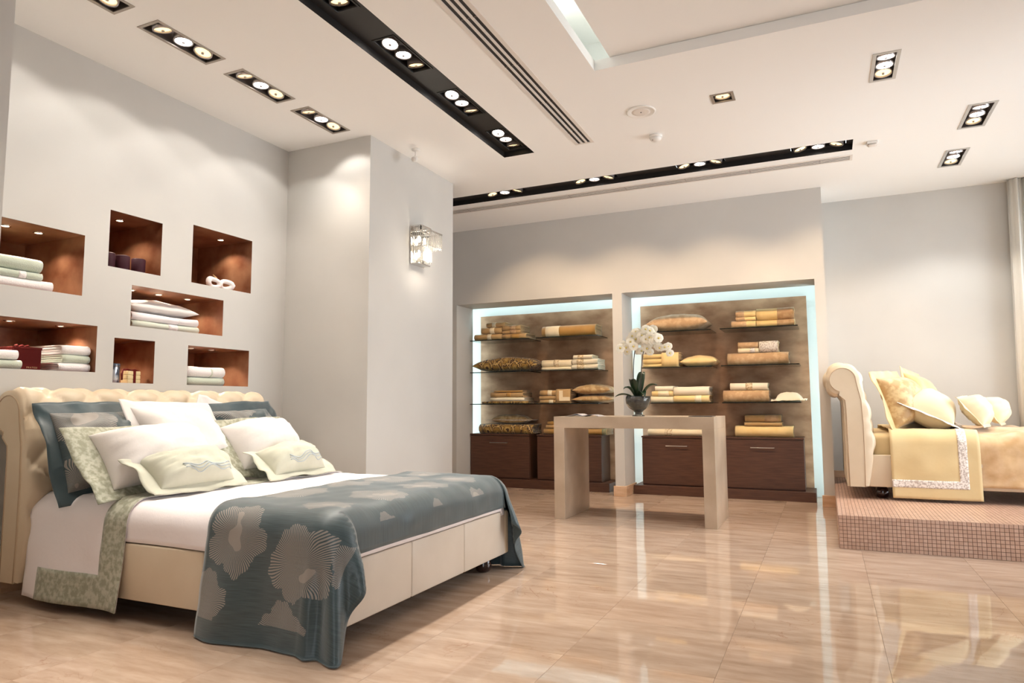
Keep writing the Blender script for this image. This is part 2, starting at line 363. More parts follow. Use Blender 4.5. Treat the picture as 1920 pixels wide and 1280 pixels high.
# coffer: lip, cavity and floating panel
b = trough('t', COFF, .07, 'ceil', 3)
x0, x1, y0, y1 = COFF
cv = MB().rects('z', ZC + .07, x0 - .3, x1 + .3, y0 - .3, y1 + .3, [COFF])
cv.quad((x0 - .3, y0 - .3, ZC + .36), (x1 + .3, y0 - .3, ZC + .36), (x1 + .3, y1 + .3, ZC + .36), (x0 - .3, y1 + .3, ZC + .36))
for (ax, ay, bx, by) in ((x0 - .3, y0 - .3, x1 + .3, y0 - .3), (x1 + .3, y0 - .3, x1 + .3, y1 + .3), (x1 + .3, y1 + .3, x0 - .3, y1 + .3), (x0 - .3, y1 + .3, x0 - .3, y0 - .3)):
    cv.quad((ax, ay, ZC + .07), (bx, by, ZC + .07), (bx, by, ZC + .36), (ax, ay, ZC + .36))
coff = struct(b.build('trim_3', 'ceil')); cv.build('cove_cavity', 'cavity', coff)
box('floating_panel', 'ceil', coff, x0 + .103, x1 - .1, y0 + .1, y1 + .02, ZC + .072, ZC + .1)
area('cove_light', (x0 - .12, 2.4, ZC + .1), (.1, 3.2), (R(180), 0, 0), 6.5, (1, .97, .88))
area('cove_light_far', (-.1, y1 + .16, ZC + .1), (2.0, .1), (R(180), 0, 0), 6, (1, .97, .88))

# ------------------------------------------------------------------ walls
# left alcove wall with seven copper niches (y0,y1,z0,z1)
NI = dict(A=(2.06, 2.69, 1.68, 2.056), B=(2.846, 3.226, 1.895, 2.26), C=(3.478, 4.04, 1.892, 2.314), D=(3.018, 3.773, 1.53, 1.80),
          E=(2.06, 2.798, 1.217, 1.505), F=(2.914, 3.206, 1.157, 1.443), G=(3.473, 4.041, 1.156, 1.437))
NX = -4.712
wl = struct(MB().rects('x', XW, 1.7, 4.5, 0, ZC, [v for v in NI.values()]).build('wall_left', 'wall'))
for k, (a, c, z0, z1) in NI.items():
    o = MB()
    o.quad((NX, a, z0), (NX, c, z0), (NX, c, z1), (NX, a, z1))
    o.quad((XW, a, z0), (NX, a, z0), (NX, a, z1), (XW, a, z1)); o.quad((XW, c, z0), (XW, c, z1), (NX, c, z1), (NX, c, z0))
    o.quad((XW, a, z0), (XW, c, z0), (NX, c, z0), (NX, a, z0)); o.quad((XW, a, z1), (NX, a, z1), (NX, c, z1), (XW, c, z1))
    o.build('niche_lining', 'copper', wl)
box('outer_backing', 'wall', wl, NX - .05, NX - .02, 1.7, 4.5, 0, ZC)
struct(box('wall_pillar', 'wall', None, -4.9, -3.26, 4.42, 5.77, 0, ZC + .02))
struct(box('wall_near_pillar', 'wall', None, -4.9, -3.26, -2.7, 1.757, 0, ZC + .02))
struct(box('wall_end', 'wall', None, -4.98, -4.9, 5.7, 8.3, 0, ZC + .02))
# display wall with two bays
BAY = [(-4.15, -2.149, 0, 2.249), (-2.04, -.057, 0, 2.249)]
YI, YC = 7.88, 8.22
b = MB().rects('y', YB, -4.9, .04, 0, ZC + .02, BAY).rects('y', YI, -4.9, .04, 0, 2.5, BAY)
for (a, c, z0, z1) in BAY:
    b.quad((a, YB, 0), (a, YI, 0), (a, YI, z1), (a, YB, z1)); b.quad((c, YB, 0), (c, YB, z1), (c, YI, z1), (c, YI, 0)); b.quad((a, YB, z1), (a, YI, z1), (c, YI, z1), (c, YB, z1))
b.quad((.04, YB, 0), (.04, 8.3, 0), (.04, 8.3, ZC), (.04, YB, ZC))
wb = struct(b.build('wall_back', 'wall'))
cv = MB().quad((-4.5, YC, 0), (.035, YC, 0), (.035, YC, 2.5), (-4.5, YC, 2.5)).quad((-4.5, YI, 2.5), (.035, YI, 2.5), (.035, YC, 2.5), (-4.5, YC, 2.5))
cv.quad((-4.5, YI, 0), (-4.5, YC, 0), (-4.5, YC, 2.5), (-4.5, YI, 2.5)).quad((.035, YI, 0), (.035, YC, 0), (.035, YC, 2.5), (.035, YI, 2.5))
cv.build('light_cavity', 'cavity', wb)
LED = 4.2
area('led_left', (-4.33, 7.91, 1.15), (.2, 2.25), (R(90), 0, R(180)), LED * 2.2, COOL)
area('led_middle', (-2.095, 7.91, 1.15), (.09, 2.25), (R(90), 0, R(180)), LED * 1.7, COOL)
area('led_right', (-.012, 7.91, 1.15), (.06, 2.25), (R(90), 0, R(180)), LED * 1.8, COOL)
area('led_top', (-2.2, 7.93, 2.37), (4.1, .12), (R(90), 0, R(180)), LED * 3.0, COOL)
struct(box('wall_recess', 'wall', None, .0, 3.4, YR, 8.3, 0, ZC + .02))
# right wall with shopfront window; front wall with an added one
struct(MB().rects('x', 2.6, -2.7, 8.3, 0, ZC + .02, [(4.4, 7.8, .12, 2.95)]).build('wall_right', 'wall'))
struct(MB().rects('y', -2.5, -5, 3.4, 0, ZC + .02, [(.6, 2.4, .12, 2.4)]).build('wall_front', 'wall'))
def clear_glass():
    m = bpy.data.materials.new('window_glass'); m.use_nodes = True; t = m.node_tree; t.nodes.remove(t.nodes['Principled BSDF'])
    tr = nd(t, 'ShaderNodeBsdfTransparent'); gl = nd(t, 'ShaderNodeBsdfGlossy'); gl.inputs['Roughness'].default_value = .02
    fr = nd(t, 'ShaderNodeFresnel', i_IOR=1.45); mx = nd(t, 'ShaderNodeMixShader')
    t.links.new(fr.outputs[0], mx.inputs[0]); t.links.new(tr.outputs[0], mx.inputs[1]); t.links.new(gl.outputs[0], mx.inputs[2])
    t.links.new(mx.outputs[0], t.nodes['Material Output'].inputs[0]); return m
M['window'] = clear_glass()
def window(name, axis, c, u0, u1, z0, z1, n):
    fr = MB(); P = (lambda a, b2, z, zz: (c, c + .08, a, b2, z, zz)) if axis == 'x' else (lambda a, b2, z, zz: (a, b2, c - .08, c, z, zz))
    fr.box(*P(u0, u1, z0, z0 + .06)); fr.box(*P(u0, u1, z1 - .06, z1))
    st = (u1 - u0) / n
    for i in range(n + 1): fr.box(*P(max(u0, u0 + i * st - .03), min(u1, u0 + i * st + .03), z0 + .06, z1 - .06))
    o = struct(fr.build(name, 'frame'))
    for i in range(n):
        a, b2 = u0 + i * st + .03, u0 + (i + 1) * st - .03
        if axis == 'x': box('pane', 'window', o, c + .035, c + .041, a, b2, z0 + .06, z1 - .06)
        else: box('pane', 'window', o, a, b2, c - .041, c - .035, z0 + .06, z1 - .06)
window('window_1', 'x', 2.6, 4.4, 7.8, .12, 2.95, 3)
window('window_front_added', 'y', -2.5, .6, 2.4, .12, 2.4, 2)  # unseen window behind the camera, put in and sized for its light
# marble baseboards
def base(name, *bx): struct(box(name, 'marble_base', None, *bx, bev=.003))
base('baseboard_back', -2.168, -2.022, YB - .018, YB, 0, .112)
base('baseboard_bay', -2.04, -2.022, YB, YI, 0, .112)
base('baseboard_right', -.075, .04, YB - .018, YB, 0, .112)
base('baseboard_recess', .04, 2.6, YR - .018, YR, .228, .30)
base('baseboard_pillar', -3.26, -3.242, 4.42, 5.77, 0, .112)
base('baseboard_pillar_front', -4.11, -3.242, 4.402, 4.42, 0, .112)
base('baseboard_left', -4.115, -4.097, 1.757, 4.402, 0, .1)

# ------------------------------------------------------------------ mosaic platform
pl = empty('bed_platform', (.04, 5.376, 0), 'low platform clad in small pinkish mosaic tiles under the yellow bed', 'platform')
PX0, PX1, PY0, PY1, PZ = .04, 2.595, 5.376, YR, .227
box('platform_body', 'grout', pl, PX0 + .0025, PX1, PY0 + .0025, PY1 - .001, 0, PZ - .0025)
V = []; F = []; p = .0252; g = .0011; hgt = .0025
def tilebox(o, u, v, nrm, g=.0014):
    n = len(V); A = [o + u * g + v * g, o + u * (p - g) + v * g, o + u * (p - g) + v * (p - g), o + u * g + v * (p - g)]
    B = [q + nrm * hgt for q in A]
    for q in A + B: V.append(q)
    F.extend([(n + 4, n + 5, n + 6, n + 7)] + [(n + k, n + (k + 1) % 4, n + 4 + (k + 1) % 4, n + 4 + k) for k in range(4)])
ex, ey, ez = Vector((1, 0, 0)), Vector((0, 1, 0)), Vector((0, 0, 1))
nX, nY, nZ = 101, int((PY1 - PY0) / p), 9
for i in range(nX):
    for k in range(nZ): tilebox(Vector((PX0 + .0025 + i * p, PY0 + .0025, k * p + .0001)), ex, ez, -ey)
    for j in range(nY): tilebox(Vector((PX0 + .0025 + i * p, PY0 + .0025 + j * p, PZ - .0025)), ex, ey, ez)
for j in range(nY):
    for k in range(nZ): tilebox(Vector((PX0 + .0025, PY0 + .0025 + j * p, k * p + .0001)), ey, ez, -ex)
o = mesh('mosaic_tiles', V, F, 'mosaic', pl, False); o['kind'] = 'stuff'

# ------------------------------------------------------------------ ceiling light fittings
def fitting(name, W, L, n, fmat, frame_w=.018, pitch=.145, rl=.056, tilt=(14, 0, -14), order='wcw', depth=.10, lampz=.022):
    """recessed fitting centred on the origin, long side along y, lower face at z = 0 (ceiling plane)"""
    root = empty(name, (0, 0, 0))
    f = MB(); a, c = W / 2, L / 2; z0, z1 = -.004, .002
    for bx in ((-a, a, -c, -c + frame_w), (-a, a, c - frame_w, c), (-a, -a + frame_w, -c + frame_w, c - frame_w), (a - frame_w, a, -c + frame_w, c - frame_w)): f.box(*bx, z0, z1)
    f.build('frame', fmat, root)
    h = MB(); a -= .012; c -= .012
    h.quad((-a, -c, depth), (a, -c, depth), (a, c, depth), (-a, c, depth))
    for A, B in (((-a, -c), (a, -c)), ((a, -c), (a, c)), ((a, c), (-a, c)), ((-a, c), (-a, -c))): h.quad((*A, 0), (*B, 0), (*B, depth), (*A, depth))
    h.build('housing', 'housing' if fmat != 'black' else 'black', root)
    for i in range(n):
        y = (i - (n - 1) / 2) * pitch
        rot = Matrix.Rotation(R(tilt[i] if n > 1 else 0), 3, 'X')
        def put(mb): mb.V = [rot @ v + Vector((0, y, lampz)) for v in mb.V]; return mb
        lamp = put(MB().lathe((0, 0, 0), [(rl * .86, -.014), (rl, -.016), (rl, .022), (rl * .8, .03), (rl * .8, .026), (rl * .86, .0), (rl * .86, -.014)], 28, cap=False)).build('lamp', 'ring' if fmat != 'black' else 'housing', root, True)
        put(MB().lathe((0, 0, 0), [(rl * .85, -.006), (rl * .6, -.010), (rl * .3, -.013), (.0, -.014)], 28)).build('bulb', 'bulb_c' if order[i % len(order)] == 'c' else 'bulb_w', lamp, True)
        put(MB().lathe((0, 0, 0), [(rl * .16, -.012), (rl * .15, -.022), (.0, -.024)], 12)).build('cap', 'ring', lamp, True)
    return root
def place(root, spots, first=True):
    out = []
    for i, (loc, rz, lab, grp) in enumerate(spots):
        if i == 0: root.location = loc; root.rotation_euler = (0, 0, rz); tag(root, lab, 'ceiling light', grp); out.append(root)
        else: out.append(copy_tree(root, None, loc, rz, label=lab, cat='ceiling light', group=grp))
    return out
od = ('leftmost and cut off by the frame', 'second from the left', 'third from the left', 'nearest the wall pillar')
place(fitting('recessed_spotlight', TW, TL, 3, 'frame'), [((LEFT_X, y, ZC), 0, 'grey-framed triple spotlight over the teal bed, ' + od[i], 'triple spotlights above the teal bed') for i, y in enumerate(LEFT_Y)])
od = ('cut off by the top of the frame', 'second from the top of the frame', 'third from the top of the frame', 'at its end near the display wall', 'first added one, unseen beyond the frame', 'second added one, unseen beyond the frame', 'third added one, unseen beyond the frame')
place(fitting('recessed_spotlight', .16, .46, 3, 'black', .01, tilt=(-14, 0, 14), order='ccw', lampz=.012), [((SLOT_X, y, ZC + SD), 0, 'black triple spotlight in the long diagonal channel, ' + od[i], 'triple spotlights in the long channel') for i, y in enumerate(SLOT_Y)])
od = ('leftmost, beside the pillar', 'second from the pillar', 'third from the pillar', 'rightmost, at the channel end')
place(fitting('recessed_spotlight', .16, .46, 3, 'black', .01, lampz=-.008, order='wcw'), [((x, FAR_Y, ZC + SD), R(90), 'black triple spotlight in the channel above the shelves, ' + od[i], 'triple spotlights above the display wall') for i, x in enumerate(FAR_X)])
for (x, y, a, c), lab in zip(RIGHT, ('pale triple spotlight nearest the coffer on the right', 'pale triple spotlight nearest the right edge of the frame', 'pale triple spotlight closest to the wall behind the yellow bed')):
    place(fitting('recessed_spotlight', a, c, 3, 'frameR', .022, pitch=c * .28, rl=.055, order='ccw', tilt=(8, 0, -8)), [((x, y, ZC), 0, lab, 'triple spotlights on the right')])
place(fitting('recessed_spotlight', SINGLE[2], SINGLE[3], 1, 'frame', .02, order='w'), [((SINGLE[0], SINGLE[1], ZC), 0, 'small square single spotlight in the middle of the ceiling', None)])
zl = ZC - .012
for i, y in enumerate(LEFT_Y):
    spot('bed_spot', (LEFT_X, y, ZC + .002), (LEFT_X - .42, y, 2.2), P_BED * .8, NEUT, 104, .25)
    spot('bed_spot_side', (LEFT_X, y - .14, ZC), (LEFT_X + .1, y + .1, 1.0), P_BED * .5, WARM, 105, .5)
    spot('bed_spot_warm', (LEFT_X, y + .14, ZC), (LEFT_X + .35, y - .1, .5), P_BED * .5, WARM, 95, .5)
for y in SLOT_Y:
    spot('slot_spot', (SLOT_X, y, ZC + SD - .025), (SLOT_X + .5, y - .3, 0), P_SLOT * (.55 if y < 2.2 else 1), NEUT, 78, .6)
    spot('slot_spot_bed', (SLOT_X, y - .14, ZC + SD - .025), (SLOT_X - .2, y - 1.3, .3), P_SLOT * .5, WARM, 80, .6)
for x in FAR_X:
    spot('shelf_spot', (x, FAR_Y, ZC + SD - .04), (x, FAR_Y + 1.05, 1.0), P_FAR * 1.15, (1, .72, .46), 96, .6)
    spot('shelf_spot_down', (x + .14, FAR_Y, ZC + SD - .04), (x + .1, FAR_Y + .1, 0), P_FAR * .35, NEUT, 90, .6)
spot('pillar_spot', (LEFT_X, LEFT_Y[3] + .14, ZC), (LEFT_X + .05, 4.42, 2.2), P_BED * .45, NEUT, 100, .3)
for x, y, a, c in RIGHT: spot('right_spot', (x, y, ZC), (x, y + .15, 0), P_RIGHT, NEUT, 115, .4)
spot('single_spot', (SINGLE[0], SINGLE[1], ZC), (SINGLE[0], SINGLE[1], 0), 40, WARM, 100, .4)

# linear air diffusers
def diffuser(name, x0, x1, y0, y1, along, label):
    r = empty(name, ((x0 + x1) / 2, (y0 + y1) / 2, ZC), label, 'air vent', 'linear air diffusers')
    box('plenum', 'black', r, x0 - .004, x1 + .004, y0 - .004, y1 + .004, ZC + .0025, ZC + .03)
    u0, u1 = (x0, x1) if along == 'y' else (y0, y1); L0, L1 = (y0, y1) if along == 'y' else (x0, x1)
    Wd = u1 - u0; bar = Wd * .12; gap = (Wd - 4 * bar) / 3
    for i in range(4):
        a = u0 + i * (bar + gap); e = a + bar
        if i == 0: a -= .012
        if i == 3: e += .012
        bx = (a, e, L0, L1) if along == 'y' else (L0, L1, a, e)
        box('blade', 'diff', r, *bx, ZC - .003, ZC + .002)
    n = int((L1 - L0) / .6)
    for i in range(n + 1):
        t = L1 - .25 - i * .6
        if t < L0: break
        for j in range(3):
            a = u0 + bar + j * (bar + gap)
            bx = (a - .001, a + gap + .001, t, t + .012) if along == 'y' else (t, t + .012, a - .001, a + gap + .001)
            box('clip', 'housing', r, *bx, ZC - .001, ZC + .003)
    e = (u0 - .012, u1 + .012)
    bx = (e[0], e[1], L1, L1 + .02) if along == 'y' else (L1, L1 + .02, e[0], e[1])
    box('end_cap', 'diff', r, *bx, ZC - .003, ZC + .03)
diffuser('linear_diffuser', *DIF1, 'y', 'white three-slot air diffuser running between the black channel and the coffer')
diffuser('linear_diffuser', *DIF2, 'x', 'thin slotted air diffuser along the ceiling above the display shelves')

# speaker, detectors, camera
r = empty('ceiling_speaker', (-1.166, 4.905, ZC), 'round white flush loudspeaker in the ceiling', 'speaker')
MB().lathe((-1.166, 4.905, ZC), [(.108, 0), (.108, -.006), (.1, -.009), (.094, -.006)], 40).build('rim', 'white', r, True)
MB().lathe((-1.166, 4.905, ZC), [(.095, -.004), (.05, -.0075), (.012, -.008), (.0, -.008)], 40).build('grille', 'diff', r, True)
MB().lathe((-1.166, 4.905, ZC), [(.006, -.006), (.006, -.0105), (0, -.011)], 10).build('logo_pin', 'housing', r, True)
r = empty('smoke_detector', (-1.172, 5.415, ZC), 'white round smoke detector beside the ceiling speaker', 'smoke detector')
MB().lathe((-1.172, 5.415, ZC), [(.054, 0), (.054, -.014), (.05, -.018)], 28).build('base', 'white', r, True)
MB().lathe((-1.172, 5.415, ZC), [(.046, -.016), (.044, -.034), (.03, -.044), (0, -.046)], 28).build('cap', 'white', r, True)
MB().lathe((-1.19, 5.39, ZC), [(.005, -.03), (.005, -.044), (0, -.0445)], 8).build('indicator', 'housing', r, True)
r = empty('motion_sensor', (.443, 6.33, ZC), 'small white rectangular sensor beside the end of the black channel', 'sensor')
MB().box(.4, .487, 6.29, 6.37, ZC - .02, ZC, .006).build('base', 'white', r)
MB().box(.41, .477, 6.30, 6.36, ZC - .034, ZC - .018, .012, 3).build('lens', 'diff', r, True)
r = empty('security_camera', (-3.1, 4.84, ZC), 'small white camera hanging from the ceiling beside the pillar', 'camera')
MB().lathe((-3.1, 4.84, ZC), [(.036, 0), (.036, -.008), (.014, -.014)], 20).build('mount', 'white', r, True)
MB().tube([(-3.1, 4.84, ZC - .01), (-3.1, 4.838, ZC - .05), (-3.092, 4.82, ZC - .075)], .007).build('arm', 'white', r, True)
MB().tube([(-3.112, 4.87, ZC - .062), (-3.085, 4.80, ZC - .1), (-3.075, 4.775, ZC - .112)], [.018, .024, .024], 14).build('body', 'white', r, True)
MB().tube([(-3.075, 4.775, ZC - .112), (-3.072, 4.768, ZC - .1155)], [.019, .019], 14).build('lens', 'diff', r, True)

# niche downlights
def downlight():
    root = empty('niche_downlight', (0, 0, 0))
    MB().lathe((0, 0, 0), [(.03, .001), (.03, -.003), (.023, -.005), (.021, -.001)], 20, cap=False).build('ring', 'chrome', root, True)
    MB().lathe((0, 0, 0), [(.022, -.0015), (.0, -.003)], 20).build('bulb', 'bulb_n', root, True)
    return root
NL = [('A', 2.341, 'left downlight in the top-left copper niche'), ('A', 2.528, 'right downlight in the top-left copper niche'), ('B', 3.045, 'downlight above the plum candles'), ('C', 3.899, 'downlight above the white bow roll'),
      ('D', 3.153, 'left downlight above the white pillow niche'), ('D', 3.367, 'middle downlight above the white pillow niche'), ('D', 3.611, 'right downlight above the white pillow niche'), ('E', 2.395, 'left downlight above the maroon gift box'), ('E', 2.691, 'downlight above the three-towel stack'),
      ('F', 3.0, 'downlight in the small niche with silver canister'), ('G', 3.655, 'left downlight in the bottom-right niche'), ('G', 3.848, 'right downlight in the bottom-right niche')]
d0 = downlight()
for i, (k, y, lab) in enumerate(NL):
    zt = NI[k][3]; loc = (-4.305, y, zt); lab = 'small round ' + lab
    if i == 0: d0.location = loc; tag(d0, lab, 'downlight', 'halogen downlights in the niches')
    else: copy_tree(d0, None, loc, label=lab, cat='downlight', group='halogen downlights in the niches')
    spot('niche_spot', (-4.305, y, zt - .008), (-4.33, y, 0), P_NICHE, WARM, 130, .5, .02)

# ------------------------------------------------------------------ crystal wall sconce on the pillar
sx = -3.26
r = empty('crystal_sconce', (sx, 5.115, 2.23), 'lit crystal wall sconce with hanging prisms on the pillar', 'wall lamp')
MB().box(sx, sx + .012, 5.005, 5.228, 2.235, 2.575, .003).build('backplate', 'chrome', r)
MB().box(sx + .012, sx + .10, 5.03, 5.2, 2.575, 2.582).box(sx + .092, sx + .1, 5.03, 5.2, 2.535, 2.575).box(sx + .012, sx + .1, 5.03, 5.036, 2.535, 2.575).box(sx + .012, sx + .1, 5.194, 5.2, 2.535, 2.575).build('upper_tray', 'chrome', r)
MB().box(sx + .012, sx + .2, 5.0, 5.008, 2.512, 2.522).box(sx + .012, sx + .2, 5.222, 5.23, 2.512, 2.522).box(sx + .192, sx + .2, 5.008, 5.222, 2.512, 2.522).box(sx + .092, sx + .1, 5.008, 5.222, 2.512, 2.522).build('lower_tray', 'chrome', r)
MB().box(sx + .012, sx + .085, 5.02, 5.21, 2.236, 2.244).build('base_tray', 'chrome', r)
cr = MB().lathe((0, 0, 0), [(.0, 0), (.0075, -.004), (.0075, -.125), (.0, -.142)], 6).build('crystal_pendant', 'crystal', r); cm = cr.data
pos = [(sx + .196, 5.012 + i * .0205, 2.514) for i in range(11)] + [(sx + .03 + i * .0205, 5.004, 2.514) for i in range(8)] + [(sx + .03 + i * .0205, 5.226, 2.514) for i in range(8)]
pos += [(sx + .096, 5.02 + i * .021, 2.40) for i in range(10)] + [(sx + .03 + i * .021, 5.015, 2.40) for i in range(3)] + [(sx + .03 + i * .021, 5.215, 2.40) for i in range(3)]
r0_ = worg(r)
for i, q in enumerate(pos):
    o = cr if i == 0 else link('crystal_pendant', cm, r)
    o.location = Vector(q) - r0_
cr.data.transform(Matrix.Translation(r0_))          # pendant mesh back to its own origin
bd = MB().box(-.006, .006, -.007, .007, -.012, .012, .003, 1).build('crystal_bead', 'crystal', r); bd.data.transform(Matrix.Translation(r0_)); bm_ = bd.data
pos = [(sx + .104, 5.04 + i * .0165, 2.556) for i in range(10)] + [(sx + .03 + i * .0165, 5.026, 2.556) for i in range(4)]
for i, q in enumerate(pos):
    o = bd if i == 0 else link('crystal_bead', bm_, r)
    o.location = Vector(q) - r0_
for y, zb in ((5.07, 2.33), (5.16, 2.33), (5.07, 2.46), (5.16, 2.46)): MB().lathe((sx + .055, y, zb), [(0, -.03), (.012, -.02), (.015, 0), (.012, .02), (0, .035)], 12).build('bulb', 'sconce_bulb', r, True)  # upper pair of bulbs added to brighten the upper crystals
d = bpy.data.lights.new('sconce_glow', 'POINT'); d.energy = 6; d.color = (1, .88, .74); d.shadow_soft_size = .05
o = bpy.data.objects.new('sconce_glow', d); COL.objects.link(o); o.location = (sx + .14, 5.115, 2.31)

# ------------------------------------------------------------------ back panels, cabinets, shelves
FY, BY = 7.72, 8.145
def panel(name, x0, x1, label):
    r = empty(name, ((x0 + x1) / 2, BY, .1), label, 'wall panel', 'backlit shelf panels')
    MB().box(x0, x1, BY, BY + .03, .1, 2.183, .002).build('board', 'panel', r)
    for x in (x0 + .2, x1 - .2): box('spacer', 'steel', r, x - .02, x + .02, BY + .03, YC, 1.1, 1.14)
panel('back_panel', -4.17, -2.315, 'mottled champagne panel behind the left bay shelves')
panel('back_panel', -2.002, -.153, 'mottled champagne panel behind the right bay shelves')
def plinth(x0, x1, label):
    o = MB().box(x0, x1, FY, BY + .03, 0, .098, .002).build('cabinet_plinth', 'woodh', None, False, ((x0 + x1) / 2, FY, 0)); tag(o, label, 'plinth', 'cabinet plinths')
plinth(-4.145, -2.302, 'low dark wood plinth under the left bay cabinets'); plinth(-2.015, -.133, 'low dark wood plinth under the right bay cabinets')
CABS = [(-4.14, -3.332, 'brown flap cabinet beside the pillar, under the brocade quilt', True), (-3.225, -2.412, 'brown cabinet partly hidden behind the table leg in the left bay', True),
        (-1.932, -1.14, 'brown flap cabinet seen under the table top', True), (-1.035, -.232, 'brown flap cabinet right of the table, nearest the yellow bed', True)]
for x0, x1, lab, h in CABS:
    y0, z0, z1 = 7.8, .098, .645
    r = empty('storage_cabinet', ((x0 + x1) / 2, y0, z0), lab, 'cabinet', 'brown cabinets under the shelves')
    MB().box(x0, x1, y0 + .02, BY - .002, z0, z1 - .018, .001).build('body', 'woodh', r)
    MB().box(x0 - .004, x1 + .004, y0 - .006, BY - .002, z1 - .018, z1, .0015).build('top_board', 'woodh', r)
    dr = MB().box(x0 + .002, x1 - .002, y0, y0 + .019, z0 + .012, z1 - .024, .0015).build('door', 'woodh', r)
    xm, zz = (x0 + x1) / 2 - .005, .537
    MB().tube([(xm - .118, y0, zz), (xm - .118, y0 - .022, zz), (xm + .118, y0 - .022, zz), (xm + .118, y0, zz)], .0045, 8).build('handle', 'steel', dr)
def glass_shelf(x0, x1, z, label):
    r = empty('glass_shelf', ((x0 + x1) / 2, BY, z - .01), label, 'shelf', 'glass shelves')
    MB().box(x0, x1, FY + .003, BY - .002, z - .01, z).build('pane', 'glass', r)
    MB().box(x0, x1, FY, FY + .003, z - .01, z).box(x0 - .002, x0, FY, BY - .002, z - .01, z).box(x1, x1 + .002, FY, BY - .002, z - .01, z).build('polished_edge', 'glass_edge', r)
ROW = ((1.823, 'top'), (1.419, 'middle'), (1.02, 'bottom'))
for z, rn in ROW:
    for x0, x1, cn in ((-4.105, -3.305, 'left column of the left bay'), (-3.195, -2.418, 'right column of the left bay'), (-1.9, -1.122, 'left column of the right bay, behind the orchid'), (-1.022, -.239, 'right column of the right bay')):
        glass_shelf(x0, x1, z, '%s clear glass shelf in the %s' % (rn, cn))

# ------------------------------------------------------------------ folded linens
def ribbon(mb, L, D, Hh, t, x0, x1, z0, seed, nx=5, rnd=1.0, wob=.004):
    """a strip folded round the front like a C: local x = length, -y = front, z up"""
    rad = Hh / 2; fr = min(rad * rnd, D * .45); n = 8; t = min(t, rad * .9, fr * .9)
    def cpath(q): return [(D, q)] + [(fr + (fr - q) * math.cos(-math.pi / 2 - math.pi * i / n), rad + (rad - q) * math.sin(-math.pi / 2 - math.pi * i / n)) for i in range(n + 1)] + [(D, Hh - q)]
    outer, inner = cpath(0), cpath(t)
    loop = outer + inner[::-1]; k = len(loop); V = []; F = []
    for j in range(nx + 1):
        x = x0 + (x1 - x0) * j / nx
        for (y, z) in loop:
            w_ = nz(x * 7 + seed, y * 5, z * 9) * wob
            V.append((x + nz(seed, z * 30, y * 8) * .003, y + w_ * .8, z0 + max(0, z + w_ * (z / Hh if Hh else 0))))
    for j in range(nx):
        for i in range(k): F.append((j * k + i, j * k + (i + 1) % k, (j + 1) * k + (i + 1) % k, (j + 1) * k + i))
    m_ = len(outer)
    for e in (0, nx):
        for i in range(m_ - 1): F.append((e * k + i, e * k + i + 1, e * k + (k - 2 - i), e * k + (k - 1 - i)))
    mb.add(V, F)
SEED = [0]
def linen(name, label, m, x0, x1, z0, z1, y0=FY + .035, depth=.30, band=None, bmat='lin_r', cat='linen', group=None, rz=0, layers=None, wob=.004, at=None, rnd=1.0):
    """folded textile; x0..x1 = its length across the view, front edge at y0. rz=90 turns its front to +x (then x is read along world y and y0 = world x of the front)"""
    SEED[0] += 7.3; sd = SEED[0]
    L = x1 - x0; Hh = z1 - z0; n = layers or max(2, min(4, round(Hh / .028))); t = Hh / (2 * n) * .92
    mb = MB()
    for k in range(n):
        hk = Hh - 2 * k * Hh / (2 * n)
        if hk < t * 1.5: break
        sub = MB(); ins = k * .004
        ribbon(sub, L, depth, hk, t, -L / 2 + ins, L / 2 - ins, k * Hh / (2 * n), sd, rnd=rnd, wob=wob)
        sub.V = [v + Vector((0, k * t * .9, 0)) for v in sub.V]; mb.add(sub.V, sub.F)
    c = Vector(((x0 + x1) / 2, y0, z0)) if not rz else Vector((y0, (x0 + x1) / 2, z0))
    o = mb.build(name, m, None, True); o.location = c; o.rotation_euler = (0, 0, R(rz))
    tag(o, label, cat, group)
    if band:
        for i, (a, e) in enumerate(band if isinstance(band[0], (tuple, list)) else [band]):
            sub = MB(); ribbon(sub, e - a, depth * .6, Hh + .004, .002, -L / 2 + a * L, -L / 2 + e * L, -.002, sd, 3, rnd=rnd, wob=wob)
            sub.V = [Vector((v.x, v.y - .0022, max(v.z, .0002))) for v in sub.V]
            q = sub.build('trim_band', bmat, None, True); q.parent = o
    return o

